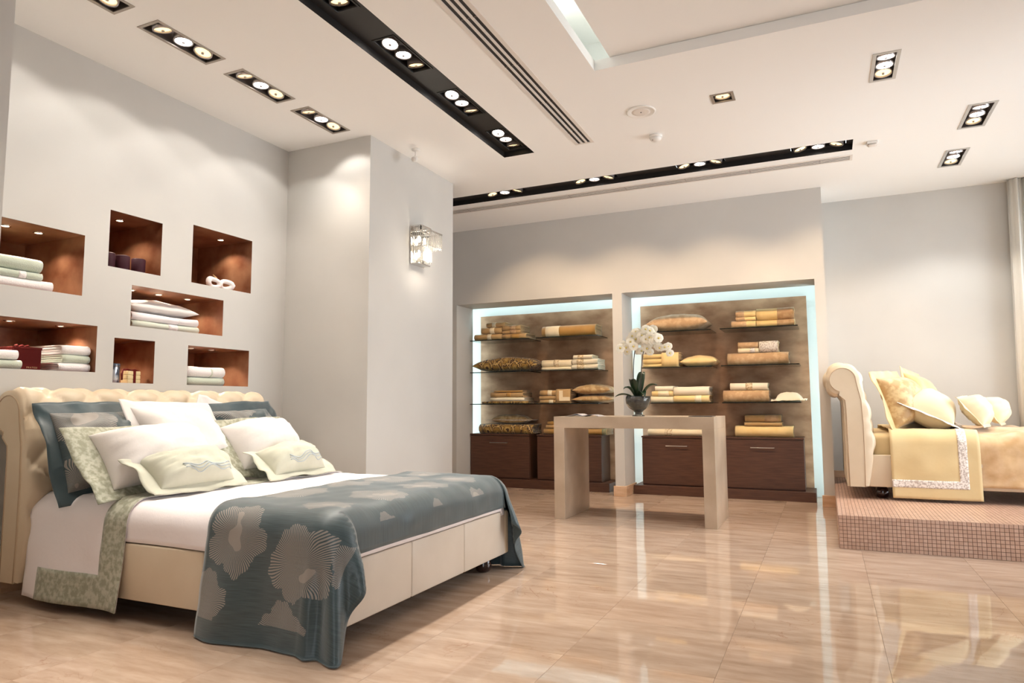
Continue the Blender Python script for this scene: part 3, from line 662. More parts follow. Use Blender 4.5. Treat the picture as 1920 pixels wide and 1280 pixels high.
# ------------------------------------------------------------------ cushions
def cushion(name, label, m, P, T, back=.45, flange=0, flv=None, fmat=None, cat='pillow', group=None, seed=0, n=26, pinch=.05, wrinkle=.006, sag=.0, fl_wave=.012, puff=.55, uvflower=None, root_loc=None):
    """P = corners bottom-left, bottom-right, top-right, top-left; bulges by T along the outward normal (right-hand rule on P0->P1->P3)"""
    P = [Vector(p) for p in P]
    nrm = (P[1] - P[0]).cross(P[3] - P[0]).normalized()
    wU = ((P[1] - P[0]).length + (P[2] - P[3]).length) / 2; hV = ((P[3] - P[0]).length + (P[2] - P[1]).length) / 2
    def bil(u, v): return P[0] * (1 - u) * (1 - v) + P[1] * u * (1 - v) + P[2] * u * v + P[3] * (1 - u) * v
    fu, fv = flange / wU, (flange if flv is None else flv) / hV
    def body(u, v, side):
        a, c = 2 * u - 1, 2 * v - 1
        uu_ = u + (-a) * pinch * (1 - c * c) * abs(a) ** 2 * .5; vv_ = v + (-c) * pinch * (1 - a * a) * abs(c) ** 2 * .5
        q = bil(fu + uu_ * (1 - 2 * fu), fv + vv_ * (1 - 2 * fv))
        h = (max(0, 1 - abs(a) ** 2.6) * max(0, 1 - abs(c) ** 2.6)) ** puff
        h *= 1 - .18 * (1 - abs(a)) * (1 - abs(c)) * .3
        # bottom-heavy
        h *= 1 - sag * c
        wr = nz(u * 3.2 + seed, v * 3.2, side * 2.0) * wrinkle * 2.2 + nz(u * 9 + seed, v * 9, side) * wrinkle
        edge = (1 - h) * h * 4
        d = math.atan2(c, a); wr += math.sin(d * 14 + seed) * wrinkle * .9 * edge * min(1, (a * a + c * c))
        return q + nrm * (side * (T if side > 0 else T * back) * h + wr * h)
    V = []; F = []
    for side in (1, -1):
        o_ = len(V)
        for j in range(n + 1):
            for i in range(n + 1):
                a = i / n; c = j / n
                a = .5 - .5 * math.cos(math.pi * a); c = .5 - .5 * math.cos(math.pi * c)
                V.append(body(a, c, side))
        for j in range(n):
            for i in range(n):
                q = (o_ + j * (n + 1) + i, o_ + j * (n + 1) + i + 1, o_ + (j + 1) * (n + 1) + i + 1, o_ + (j + 1) * (n + 1) + i)
                F.append(q if side > 0 else q[::-1])
    loc = root_loc or (P[0] + P[1]) / 2
    o = mesh(name, V, F, m, None, True, loc, weld=.0005)
    tag(o, label, cat, group)
    if flange:
        V = []; F = []; k = 4; per = []
        N = 30
        for e in range(4):
            for i in range(N):
                t = i / N; per.append(((t, 0), (1, t), (1 - t, 1), (0, 1 - t))[e])
        M2 = len(per)
        for s in (1, -1):
            for j in range(k + 1):
                f = j / k
                for (u, v) in per:
                    a, c = 2 * u - 1, 2 * v - 1
                    # from the outer rim (f=0) to inside the body seam (f=1)
                    iu = fu + (u + (-a) * pinch * (1 - c * c) * abs(a) ** 2 * .5) * (1 - 2 * fu); iv = fv + (v + (-c) * pinch * (1 - a * a) * abs(c) ** 2 * .5) * (1 - 2 * fv)
                    q = bil(u * (1 - f) + iu * f, v * (1 - f) + iv * f)
                    wv = (.35 * math.sin((u + v * 1.7) * 6 + seed) + 1.3 * nz(u * 2.6 + seed, v * 2.6, 1.0) + .5 * nz(u * 7 + seed, v * 7, 4.0)) * fl_wave * (1 - f) ** 1.3
                    V.append(q + nrm * (wv + s * .002))
        W2 = (k + 1) * M2
        for s in range(2):
            for j in range(k):
                for i in range(M2):
                    q = (s * W2 + j * M2 + i, s * W2 + j * M2 + (i + 1) % M2, s * W2 + (j + 1) * M2 + (i + 1) % M2, s * W2 + (j + 1) * M2 + i); F.append(q if s else q[::-1])
        for i in range(M2): F.append((i, (i + 1) % M2, W2 + (i + 1) % M2, W2 + i))
        mesh('flange', V, F, fmat or m, o, True)
    if uvflower: flower_uv(o, lambda co: (((co - P[0]).dot((P[1] - P[0]).normalized())), ((co - P[0]).dot((P[3] - P[0]).normalized()))), uvflower)
    return o
def flower_uv(o, flatf, flowers, skip=None):
    me = o.data; l1 = me.uv_layers.new(name='flower'); l2 = me.uv_layers.new(name='flat'); org = o.matrix_world.translation if o.parent is None else worg(o)
    org = worg(o)
    flat = [flatf(v.co + org) for v in me.vertices] if callable(flatf) else flatf
    for p in me.polygons:
        cx = sum(flat[i][0] for i in p.vertices) / len(p.vertices); cy = sum(flat[i][1] for i in p.vertices) / len(p.vertices)
        best = min(flowers, key=lambda f: math.hypot(cx - f[0], cy - f[1]) / f[2])
        far = skip and skip(cx, cy)
        for li in p.loop_indices:
            fx, fy = flat[me.loops[li].vertex_index]; a = best[3] if len(best) > 3 else 0
            dx, dy = (fx - best[0]) / best[2], (fy - best[1]) / best[2]
            l1.data[li].uv = (9, 9) if far else (dx * math.cos(a) - dy * math.sin(a), dx * math.sin(a) + dy * math.cos(a))
            l2.data[li].uv = (fx, fy)

GL, GR = 'folded linens in the left bay', 'folded linens in the right bay'
S1, S2, S3 = 1.8232, 1.4192, 1.0202
LN = 'folded_linen'
# left bay, top shelf
linen(LN, 'tan folded linen with pale band, bottom left of the top-left stack', 'lin_t', -4.065, -3.677, S1, 1.903, band=(.47, .62), bmat='lin_c', group=GL)
linen(LN, 'tan rolled-end linen, bottom right of the top-left stack', 'lin_t', -3.673, -3.345, S1, 1.892, group=GL, band=(.36, .72), bmat='lin_o')
linen(LN, 'tan folded linen with pale band, left side of the second layer in the top-left stack', 'lin_t', -3.966, -3.677, 1.9045, 1.984, band=(.42, .64), bmat='lin_c', group=GL)
linen(LN, 'thin tan linen, lower one at the right of the top-left stack', 'lin_t', -3.668, -3.418, 1.8935, 1.934, band=(.42, .75), bmat='lin_b', group=GL)
linen(LN, 'tan linen with brown band, upper one at the right of the top-left stack', 'lin_t', -3.668, -3.42, 1.9355, 1.998, band=(.42, .72), bmat='lin_b', group=GL)
linen(LN, 'small tan linen crowning the top-left stack', 'lin_t', -3.891, -3.632, 1.9855, 2.044, band=(.3, .5), bmat='lin_c', group=GL, depth=.26)
linen('rolled_quilt', 'thick ochre rolled quilt with a cream band on the top shelf', 'lin_o', -3.136, -2.455, S1, 1.962, band=(.07, .33), bmat='lin_c', group=GL, layers=4, depth=.28)
# left bay, middle shelf
def flatpil(name, label, m, x0, x1, z0, z1, group, y0=FY + .04, dep=.36, seed=1, **k):
    zc = z0 + (z1 - z0) * .42; T = z1 - zc
    return cushion(name, label, m, [(x0, y0, zc), (x1, y0, zc), (x1, y0 + dep, zc), (x0, y0 + dep, zc)], T, (zc - z0) / T * .96, seed=seed, group=group, puff=k.pop('puff', .5), root_loc=((x0 + x1) / 2, y0 + dep / 2, z0), **k)
flatpil('brocade_pillow', 'plump brown and gold brocade pillow on the middle shelf', 'brocade', -4.10, -3.19, S2, 1.61, GL, seed=3, n=30)
linen(LN, 'cream folded linen with lace band left of the cream pile', 'lin_c', -3.14, -2.757, 1.4585, 1.545, band=(.41, .58), group=GL)
linen(LN, 'thin beige linen under the lace-banded cream linen', 'lin_c', -3.14, -2.757, S2, 1.4575, group=GL, layers=2)
linen(LN, 'cream folded linen, lowest of the three at the right of the cream pile', 'lin_i', -2.753, -2.427, S2, 1.479, band=(.2, .48), group=GL)
linen(LN, 'cream folded linen, middle of the three at the right of the cream pile', 'lin_i', -2.747, -2.43, 1.4805, 1.545, band=(.18, .46), group=GL)
linen(LN, 'small cream linen on top of the cream pile', 'lin_i', -2.734, -2.495, 1.5465, 1.592, band=(.25, .55), group=GL, depth=.24)
# left bay, bottom shelf
linen(LN, 'thin brown brocade spread at the base of the bottom-left stack', 'brocade', -3.954, -3.312, S3, 1.05, group=GL, layers=2)
linen(LN, 'ivory folded linen above the thin brocade spread', 'lin_i', -3.839, -3.37, 1.0515, 1.098, group=GL, layers=2)
linen(LN, 'tan folded linen near the top of the bottom-left stack', 'lin_t', -3.839, -3.394, 1.0995, 1.16, band=(.5, .64), bmat='lin_o', group=GL)
linen(LN, 'thin brown cloth topping the bottom-left stack', 'lin_o', -3.786, -3.395, 1.1615, 1.184, group=GL, layers=2, depth=.24)
linen(LN, 'tan folded linen with pale band, top of the stack beside two cushions', 'lin_t', -3.168, -2.775, 1.1125, 1.18, band=(.26, .4), bmat='lin_c', group=GL)
linen(LN, 'tan folded linen, middle of the stack beside two cushions', 'lin_t', -3.173, -2.775, 1.0625, 1.111, group=GL, layers=2)
linen(LN, 'tan folded linen with pale band, bottom of the stack beside two cushions', 'lin_t', -3.169, -2.775, S3, 1.061, band=(.3, .44), bmat='lin_c', group=GL, layers=2)
def overhang(label, m, bm2, x0, x1, z0, zt, group):
    # a cloth laid over the front of a stack
    y0 = FY + .028; mb = MB(); prof = [(y0 - .004, z0 + .002), (y0 - .006, z0 + (zt - z0) * .5), (y0 - .002, zt - .02), (y0 + .012, zt - .002), (y0 + .05, zt + .002), (y0 + .25, zt + .003)]
    V = []; F = []; n = 6
    for t in (0, .006):
        for j in range(n + 1):
            x = x0 + (x1 - x0) * j / n
            for k, (y, z) in enumerate(prof): V.append((x, y - (t if k < 4 else 0) + nz(x * 9, z * 9, 1) * .002, z + (t if k >= 3 else 0)))
    k = len(prof); S = (n + 1) * k
    for s in range(2):
        for j in range(n):
            for i in range(k - 1): F.append((s * S + j * k + i, s * S + j * k + i + 1, s * S + (j + 1) * k + i + 1, s * S + (j + 1) * k + i))
    rim = [j * k for j in range(n + 1)] + [n * k + i for i in range(1, k)] + [j * k + k - 1 for j in range(n - 1, -1, -1)] + [i for i in range(k - 2, 0, -1)]
    for a, b_ in zip(rim, rim[1:] + rim[:1]): F.append((a, b_, S + b_, S + a))
    o = mesh('draped_cloth', V, F, m, None, True, ((x0 + x1) / 2, y0 - .004, z0)); tag(o, label, 'linen', group)
    if bm2:
        w_ = x1 - x0
        box('trim_band', bm2, o, x0 + w_ * .25, x0 + w_ * .5, y0 - .0155, y0 - .0125, z0 + .03, zt - .012)
        box('trim_band', bm2, o, x0 + w_ * .25, x1 - .004, y0 - .0152, y0 - .0122, z0 + .03, z0 + .075)
overhang('straw cloth with pale cross bands hanging over the stack beside two cushions', 'lin_t', 'lin_c', -2.953, -2.768, S3, 1.184, GL)
flatpil('gold_cushion', 'gold cushion with grey end, upper of the two on the bottom shelf', 'gold_d', -2.755, -2.285, 1.12, 1.245, GL, seed=5)
flatpil('gold_cushion', 'gold cushion with grey end, lower of the two on the bottom shelf', 'gold_d', -2.758, -2.25, S3, 1.119, GL, seed=9)
# on the left cabinets
linen('brocade_quilt', 'folded brown and gold brocade quilt on the cabinet by the pillar', 'brocade', -4.04, -3.30, .6452, .765, group=GL, layers=3, y0=7.835, depth=.3)
flatpil('lace_pillow', 'gold pillow with pale lace edge lying on the brocade quilt', 'gold_d', -3.95, -3.345, .766, .885, GL, seed=12, y0=7.84, dep=.3, flange=.05, fmat='lace', fl_wave=.006)
linen('rolled_quilt', 'ochre folded quilt with olive end behind the table leg', 'lin_o', -3.154, -2.36, .6452, .716, group=GL, y0=7.835, band=(.93, .995), bmat='olive')
linen(LN, 'pale gold folded linen on the ochre quilt behind the table', 'lin_t', -3.126, -2.74, .7175, .76, group=GL, y0=7.84, layers=2)
linen(LN, 'small ochre linen topping the pile behind the table', 'lin_o', -3.107, -2.775, .7615, .806, group=GL, y0=7.845, layers=2)
# right bay, top shelf
flatpil('damask_pillow', 'large beige damask pillow on the top shelf above the orchid', 'lin_b', -1.848, -1.16, S1, 2.03, GR, seed=15, n=30)
linen(LN, 'straw linen with beige end, bottom left of the top-right stack', 'lin_y', -.906, -.653, S1, 1.899, band=(.0, .62), bmat='lin_b', group=GR)
linen(LN, 'straw linen with beige end, bottom right of the top-right stack', 'lin_y', -.649, -.27, S1, 1.893, band=(.55, 1.0), bmat='lin_b', group=GR)
linen(LN, 'thin straw linen, middle left of the top-right stack', 'lin_y', -.859, -.652, 1.9005, 1.938, band=(.0, .45), bmat='lin_b', group=GR, layers=2)
linen(LN, 'straw linen, top left of the top-right stack', 'lin_y', -.857, -.65, 1.9395, 2.008, band=(.0, .42), bmat='lin_b', group=GR)
linen(LN, 'thick straw linen with wide beige end, top right of the top-right stack', 'lin_y', -.647, -.27, 1.8945, 2.022, band=(.56, 1.0), bmat='lin_b', group=GR, layers=4)
# right bay, middle shelf
linen(LN, 'straw linen, top of the stack behind the orchid flowers', 'lin_y', -1.886, -1.49, 1.5205, 1.572, group=GR, layers=2)
linen(LN, 'straw linen, middle of the stack behind the orchid flowers', 'lin_y', -1.888, -1.49, 1.4595, 1.519, group=GR)
linen(LN, 'straw linen, bottom of the stack behind the orchid flowers', 'lin_y', -1.889, -1.49, S2, 1.458, group=GR, layers=2)
overhang('plain straw cloth hanging over the stack behind the orchid flowers', 'lin_y', None, -1.672, -1.482, S2, 1.578, GR)
flatpil('straw_cushion', 'pale yellow pointed cushion on the middle shelf right of the orchid', 'lin_y', -1.47, -1.075, S2, 1.545, GR, seed=19, dep=.34)
linen('folded_quilt', 'thick tan folded quilt on the middle shelf of the right column', 'lin_b', -.96, -.34, S2, 1.55, group=GR, layers=3, rnd=.8)
linen(LN, 'thin cream linen with lace patch on the tan quilt', 'lin_c', -.849, -.634, 1.5515, 1.6, band=(.58, .8), bmat='lace', group=GR, layers=2, y0=FY + .05, depth=.25)
linen(LN, 'tan damask linen above the thin cream linen', 'lin_b', -.847, -.636, 1.6015, 1.668, group=GR, y0=FY + .05, depth=.25)
linen(LN, 'cream wrapped linen with lace at the right end of the tan quilt pile', 'lin_c', -.63, -.438, 1.5515, 1.672, band=(.02, .98), bmat='lace', group=GR, layers=4, y0=FY + .045, depth=.25)
# right bay, bottom shelf
linen(LN, 'pale linen, top of the left pile beside the orchid leaves', 'lin_i', -1.758, -1.556, 1.1545, 1.207, group=GR, layers=2)
linen(LN, 'straw linen, middle of the left pile beside the orchid leaves', 'lin_y', -1.797, -1.556, 1.0935, 1.153, group=GR, band=(.3, .8), bmat='lin_c')
linen(LN, 'pale linen, bottom of the left pile beside the orchid leaves', 'lin_c', -1.811, -1.558, S3, 1.092, group=GR)
linen(LN, 'thick ivory linen, upper one in the middle of the bottom shelf', 'lin_i', -1.552, -1.165, 1.1015, 1.197, group=GR, layers=3)
linen(LN, 'straw linen, lower one in the middle of the bottom shelf', 'lin_y', -1.554, -1.165, S3, 1.1, group=GR, band=(.6, .78), bmat='lin_c')
linen('folded_quilt', 'brown damask quilt folded on the bottom shelf of the right column', 'lin_b', -1.018, -.55, S3, 1.148, group=GR, layers=3, rnd=.8)
linen(LN, 'ivory linen with faint band on the brown damask quilt', 'lin_i', -.944, -.56, 1.1495, 1.226, group=GR, band=(.42, .6), y0=FY + .05, depth=.26)
cushion('white_cushion', 'small ivory cushion slumped over the shelf end', 'lin_i', [(-.53, FY + .01, 1.035), (-.20, FY - .01, 1.035), (-.18, FY + .32, 1.05), (-.52, FY + .34, 1.05)], .085, .2, flange=.035, fmat='lin_i', group=GR, seed=23, fl_wave=.014, root_loc=(-.35, FY + .15, S3))
# on the right cabinets
linen(LN, 'long cream linen roll on the cabinet under the table top', 'lin_c', -1.872, -1.262, .6452, .722, group=GR, y0=7.835, band=(.32, .45))
linen('folded_quilt', 'straw folded quilt on the right cabinet, base of its stack', 'lin_y', -.915, -.33, .6452, .765, group=GR, y0=7.835, layers=3)
linen(LN, 'beige linen in the middle of the right cabinet stack', 'lin_t', -.818, -.435, .7665, .806, group=GR, y0=7.85, layers=2, depth=.25)
linen(LN, 'tan linen with pale band on top of the right cabinet stack', 'lin_t', -.811, -.443, .8075, .882, group=GR, y0=7.85, band=(.55, .92), bmat='lin_b', depth=.25)

# ------------------------------------------------------------------ things in the copper niches
GN = 'towels in the copper niches'
def towel(label, m, y0, y1, z0, z1, xf=-4.15, band=None, bmat='tow_w', depth=.34, layers=None, rnd=1.0, cat='towel', name='folded_towel'):
    return linen(name, label, m, y0, y1, z0, z1, y0=xf, depth=depth, band=band, bmat=bmat, cat=cat, group=GN, rz=90, layers=layers, wob=.007, rnd=rnd)
towel('wide white towel at the bottom of the top-left niche stack', 'tow_w', 2.12, 2.541, 1.6802, 1.739, rnd=.9)
towel('thin sage towel with pale band in the top-left niche stack', 'tow_s', 2.15, 2.478, 1.7405, 1.782, band=(.6, .72), layers=2)
towel('plump sage towel roll on top of the top-left niche stack', 'tow_s', 2.15, 2.474, 1.7835, 1.868, layers=3, rnd=1.2)
for i, y in enumerate((2.915, 3.02, 3.135)):
    z0 = 1.8952; r = empty('candle', (-4.22, y, z0), 'dark plum pillar candle in the upper niche, ' + ('leftmost', 'middle', 'rightmost')[i] + ' of three', 'candle', 'plum candles')
    MB().lathe((-4.22, y, z0), [(.0, 0), (.042, 0), (.0435, .003), (.0435, .103), (.04, .107), (.03, .103), (0, .102)], 28).build('wax', 'candle', r, True)
    MB().tube([(-4.22, y, z0 + .102), (-4.221, y + .001, z0 + .112)], .0015, 6).build('wick', 'black', r)
# white bow roll
r = empty('towel_bow', (-4.2, 3.81, 1.892), 'white towel roll tied like a bow in the top-right niche', 'towel', GN)
def loop(cy, ang, sgn):
    pts = []
    for i in range(15):
        t = i / 14 * 2 * math.pi; pts.append(Vector((-4.2 + .012 * math.cos(t * 2), cy + sgn * (.058 - .058 * math.cos(t)), 1.892 + .043 + .03 * math.sin(t) + .012 * (1 - math.cos(t)) * ang)))
    return pts
for sgn in (-1, 1): MB().tube(loop(3.81, .3, sgn), [.012 + .008 * math.sin(i / 14 * math.pi) for i in range(15)], 10, False).build('loop', 'tow_w', r, True)
MB().lathe((-4.2, 3.81, 1.935), [(0, -.024), (.02, -.014), (.023, 0), (.02, .014), (0, .024)], 14).build('knot', 'tow_w', r, True)
MB().tube([(-4.21, 3.815, 1.94), (-4.215, 3.785, 1.985), (-4.22, 3.76, 2.005)], [.008, .007, .003], 8).build('tail', 'lin_t', r, True)
o = MB().lathe((-4.33, 3.545, 1.8921), [(0, 0), (.045, 0), (.056, .02), (.06, .07), (.05, .11), (.028, .13), (.024, .15), (0, .15)], 24).build('white_jar', 'white', None, True, (-4.33, 3.545, 1.892)); tag(o, 'white rounded jar at the back left of the bow niche', 'jar')
# pillow niche
towel('pale sage folded sheet at the bottom of the middle niche stack', 'tow_e', 3.06, 3.592, 1.5302, 1.578, band=(.52, .66), layers=2, name='folded_sheet', cat='sheet')
towel('white folded sheet under the pillow in the middle niche', 'sheet', 3.06, 3.588, 1.5795, 1.632, layers=2, band=(.68, .7), name='folded_sheet', cat='sheet')
zc = 1.672
cushion('white_pillow', 'white pillow lying on folded sheets in the middle niche', 'white_c', [(-4.15, 3.05, zc), (-4.15, 3.59, zc), (-4.6, 3.59, zc), (-4.6, 3.05, zc)][0:1] + [(-4.15, 3.59, zc), (-4.6, 3.59, zc), (-4.6, 3.05, zc)], .075, .5, seed=31, puff=.5, root_loc=(-4.35, 3.3, 1.633))
# bottom-left niche
towel('sage towel at the left edge, under the white towel', 'tow_s', 2.08, 2.385, 1.2172, 1.27, xf=-4.14)
towel('white towel at the left edge, on the sage towel', 'tow_w', 2.08, 2.365, 1.2715, 1.322, xf=-4.14)
towel('white towel at the bottom of the three-towel stack', 'tow_w', 2.598, 2.79, 1.2172, 1.268, layers=2)
towel('sage towel in the middle of the three-towel stack', 'tow_s', 2.618, 2.785, 1.2695, 1.318, layers=2)
towel('white towel on top of the three-towel stack', 'tow_w', 2.613, 2.787, 1.3195, 1.377, layers=2)
r = empty('gift_box', (-4.3, 2.47, 1.217), 'dark red gift box with ruffled top and small gilt lettering', 'box')
gx0, gx1, gy0, gy1 = -4.34, -4.22, 2.375, 2.535
MB().box(gx0, gx1, gy0, gy1, 1.2172, 1.345, .002).build('carton', 'maroon', r)
MB().box(gx0 - .003, gx1 + .003, gy0 - .003, gy1 + .003, 1.338, 1.352, .003).build('lid', 'maroon', r)
MB().tube([(-4.28, 2.42 + i * .01, 1.358 + .006 * math.sin(i * 2.1)) for i in range(9)], .008, 8).build('ribbon_ruffle', 'maroon', r, True)
cu = bpy.data.curves.new('lettering', 'FONT'); cu.body = 'PRATESI'; cu.size = .014; cu.extrude = .0004; cu.align_x = 'CENTER'; cu.space_character = 1.25
to = bpy.data.objects.new('t', cu); COL.objects.link(to); bpy.context.view_layer.update()
me = bpy.data.meshes.new_from_object(to.evaluated_get(bpy.context.evaluated_depsgraph_get())); COL.objects.unlink(to); bpy.data.objects.remove(to)
me.materials.clear(); me.materials.append(M['gilt'])
me.transform(Matrix.Translation(Vector((gx1 + .0006, 2.485, 1.229)) - worg(r)) @ Matrix.Rotation(R(90), 4, 'Z') @ Matrix.Rotation(R(90), 4, 'X'))
link('lettering', me, r)
# small niche
r = empty('foil_canister', (-4.19, 2.966, 1.157), 'silver-blue patterned canister in the small lower niche', 'canister')
MB().lathe((-4.19, 2.966, 1.1572), [(0, 0), (.038, 0), (.04, .003), (.04, .104), (.04, .106)], 28).build('drum', 'silver_foil', r, True)
MB().lathe((-4.19, 2.966, 1.1572), [(.0415, .102), (.0415, .122), (.039, .125), (0, .126)], 28).build('lid', 'silver_foil', r, True)
for k in range(3):
    z0 = 1.1572 + k * .0272
    o = MB().box(-4.235, -4.165, 3.055, 3.148, z0, z0 + .0265, .004).build('soap_box', 'soap', None, False, (-4.2, 3.1, z0)); tag(o, 'ivory soap box, ' + ('bottom', 'middle', 'top')[k] + ' of the stack tied with red ribbon', 'box', 'ivory soap boxes')
r = empty('red_ribbon', (-4.2, 3.1, 1.158), 'dark red ribbon tied round the ivory soap boxes', 'ribbon')
zt = 1.1572 + .0272 * 3
MB().box(-4.2375, -4.1622, 3.094, 3.112, 1.1575, zt + .001).build('band', 'maroon', r)
MB().tube([(-4.2, 3.103, zt + .004), (-4.2, 3.075, zt + .011), (-4.2, 3.045, zt + .008), (-4.195, 3.035, zt - .02), (-4.19, 3.033, zt - .06)], [.006, .007, .006, .006, .005], 8).build('tail', 'maroon', r, True)
MB().tube([(-4.2, 3.103, zt + .004), (-4.2, 3.13, zt + .01), (-4.2, 3.155, zt + .002), (-4.198, 3.165, zt - .018)], [.006, .007, .006, .004], 8).build('tail', 'maroon', r, True)
# bottom-right niche
towel('sage towel at the bottom of the lower right niche', 'tow_s', 3.50, 3.842, 1.1562, 1.216, layers=3)
towel('thick white towel on the sage one in the lower right niche', 'tow_w', 3.50, 3.847, 1.2175, 1.293, layers=3, band=(.62, .66), bmat='tow_e')

# ------------------------------------------------------------------ table with orchid
r = empty('display_table', (-1.533, 6.135, 0), 'champagne leaf display table shaped like an upside-down U', 'table')
TXa, TXb, TYa, TYb, TZ = -2.231, -.837, 5.79, 6.48, .897
MB().box(TXa, TXb, TYa, TYb, TZ - .1, TZ, .002).build('tabletop', 'table', r)
for a in (TXa, TXb - .098): MB().box(a, a + .098, TYa, TYb, 0, TZ - .1, .002).build('leg', 'table', r)
r = empty('magazine', (-2.0, 6.0, TZ), 'open white brochure lying at the left end of the table', 'magazine')
def page(xa, xb, ya, yb, zoff, m, lift):
    V = []; F = []; n = 8
    for t in (0, .0015):
        for i in range(n + 1):
            u = i / n; x = xa + (xb - xa) * u; z = TZ + .0006 + zoff + lift * math.sin(math.pi * u) ** 1.2 + t
            V += [(x, ya, z), (x, yb, z)]
    S = 2 * (n + 1)
    for s in range(2):
        for i in range(n): F.append((s * S + 2 * i, s * S + 2 * i + 1, s * S + 2 * i + 3, s * S + 2 * i + 2))
    for i in range(n): F += [(2 * i, 2 * i + 2, S + 2 * i + 2, S + 2 * i), (2 * i + 1, 2 * i + 3, S + 2 * i + 3, S + 2 * i + 1)]
    F += [(0, 1, S + 1, S), (2 * n, 2 * n + 1, S + 2 * n + 1, S + 2 * n)]
    mesh('page', V, F, m, r, True)
page(-2.15, -1.99, 5.86, 6.08, 0, 'paper', .012); page(-1.99, -1.83, 5.86, 6.08, 0, 'paper', .014); page(-2.1, -1.99, 5.87, 6.07, .004, 'paper', .018)
o = MB().box(-1.05, -.86, 5.84, 6.06, TZ + .0003, TZ + .006, .001).build('booklet', 'dark_card', None, False, (-.95, 5.95, TZ)); tag(o, 'thin dark booklet at the right end of the table', 'booklet')

OX, OY, OZ = -1.537, 6.1, TZ
r = empty('potted_orchid', (OX, OY, OZ), 'white orchid in a footed glass bowl on the table', 'plant')
MB().lathe((OX, OY, OZ + .0005), [(.0, 0), (.055, 0), (.056, .006), (.034, .014), (.03, .03), (.045, .045), (.085, .075), (.106, .11), (.112, .15), (.108, .178), (.104, .178), (.108, .15), (.101, .112), (.08, .08), (.04, .052), (0, .05)], 36).build('glass_bowl', 'bowl', r, True)
MB().lathe((OX, OY, OZ), [(0, .056), (.038, .06), (.074, .085), (.092, .113), (.096, .14), (.06, .152), (0, .156)], 24).build('bark', 'moss', r, True)
MB().lathe((OX, OY, OZ), [(0, .012), (.024, .014), (.021, .03), (.03, .045), (0, .046)], 16).build('foot_pebbles', 'moss', r, True)
def leafblade(a, ln, wd, rise, droop, tw=0):
    V = []; F = []; n = 10
    for i in range(n + 1):
        t = i / n; rr_ = .015 + ln * t; z = OZ + .15 + rise * math.sin(t * math.pi * .6) - droop * t * t
        w2 = wd * math.sin(math.pi * min(1, t * .92 + .06)) ** .7
        c, s_ = math.cos(a), math.sin(a)
        for q, dz in ((-1, .014), (0, 0), (1, .014)):
            V.append((OX + c * rr_ - s_ * q * w2, OY + s_ * rr_ + c * q * w2, z + dz * w2 / wd + q * tw * t))
    for i in range(n):
        for q in range(2): F.append((i * 3 + q, i * 3 + q + 1, i * 3 + q + 4, i * 3 + q + 3))
    k = len(V); V += [(x, y, z - .004) for x, y, z in V]; F += [tuple(k + i for i in f[::-1]) for f in F]
    for i in range(n): F += [(i * 3, i * 3 + 3, k + i * 3 + 3, k + i * 3), (i * 3 + 2, i * 3 + 5, k + i * 3 + 5, k + i * 3 + 2)]
    mesh('leaf', V, F, 'leaf', r, True)
for a, ln, wd, rise, droop in ((R(185), .19, .036, .06, .03), (R(350), .17, .036, .13, .0), (R(250), .10, .04, .16, -.02), (R(80), .1, .04, .2, -.06), (R(150), .13, .038, .05, .05), (R(310), .12, .036, .10, .07), (R(215), .12, .038, .12, .02)): leafblade(a, ln, wd, rise, droop)
def bez(p, n=16):
    out = []
    for i in range(n + 1):
        t = i / n; k = len(p) - 1; q = Vector((0, 0, 0))
        for j, c in enumerate(p): q += Vector(c) * (math.comb(k, j) * t ** j * (1 - t) ** (k - j))
        out.append(q)
    return out
st1 = bez([(OX - .03, OY, OZ + .15), (OX - .05, OY, OZ + .4), (OX - .04, OY, OZ + .62), (OX + .0, OY - .02, OZ + .83), (OX + .13, OY - .05, OZ + .78), (OX + .19, OY - .06, OZ + .7)])
st2 = bez([(OX + .02, OY + .01, OZ + .15), (OX + .04, OY, OZ + .4), (OX + .02, OY, OZ + .66), (OX + .1, OY - .05, OZ + .72), (OX + .22, OY - .1, OZ + .68), (OX + .3, OY - .12, OZ + .57)])
st3 = bez([st1[10], (OX - .05, OY - .03, OZ + .72), (OX - .08, OY - .04, OZ + .66), (OX - .095, OY - .05, OZ + .58)], 10)
for s_ in (st1, st2, st3): MB().tube(s_, .0038, 6).build('stem', 'stem', r, True)
fl = MB()
for i in range(5):
    a = R(90 + 72 * i); wd, ln = (.024, .036) if i in (1, 4) else (.016, .036)
    V = [(0, 0, 0)]; F = []
    for j in range(9):
        t = j / 8; w2 = wd * math.sin(math.pi * t) if 0 < t < 1 else 0
    pr = [(0, 0), (.35, .75), (.65, 1), (.88, .72), (1, 0)]
    L_ = [Vector((t * ln, w_ * wd, .010 * t * (1 - t) * 2)) for t, w_ in pr] + [Vector((t * ln, -w_ * wd, .010 * t * (1 - t) * 2)) for t, w_ in pr[-2:0:-1]]
    rot = Matrix.Rotation(a, 3, 'Z'); c_ = Vector((ln * .5, 0, .008))
    pts = [rot @ v for v in L_] + [rot @ c_]; m_ = len(L_)
    fl.add(pts, [(k, (k + 1) % m_, m_) for k in range(m_)])
f0 = fl.build('flower', 'petal', r, True); f0.data.transform(Matrix.Translation(worg(r)))
lp = MB().lathe((0, 0, .004), [(.008, 0), (.007, .008), (.003, .014), (0, .014)], 8).build('lip', 'lip', None, True); lp.parent = f0
random.seed(11); k = 0
fp = []
for s_, rng, cnt in ((st1, (9, 16), 22), (st2, (10, 16), 14), (st3, (1, 10), 16)):
    for i in range(cnt):
        p_ = s_[min(len(s_) - 1, int(rng[0] + (rng[1] - rng[0]) * i / (cnt - 1)))]
        fp.append(p_ + Vector((random.uniform(-.035, .035), random.uniform(-.045, .03), random.uniform(-.035, .035))))
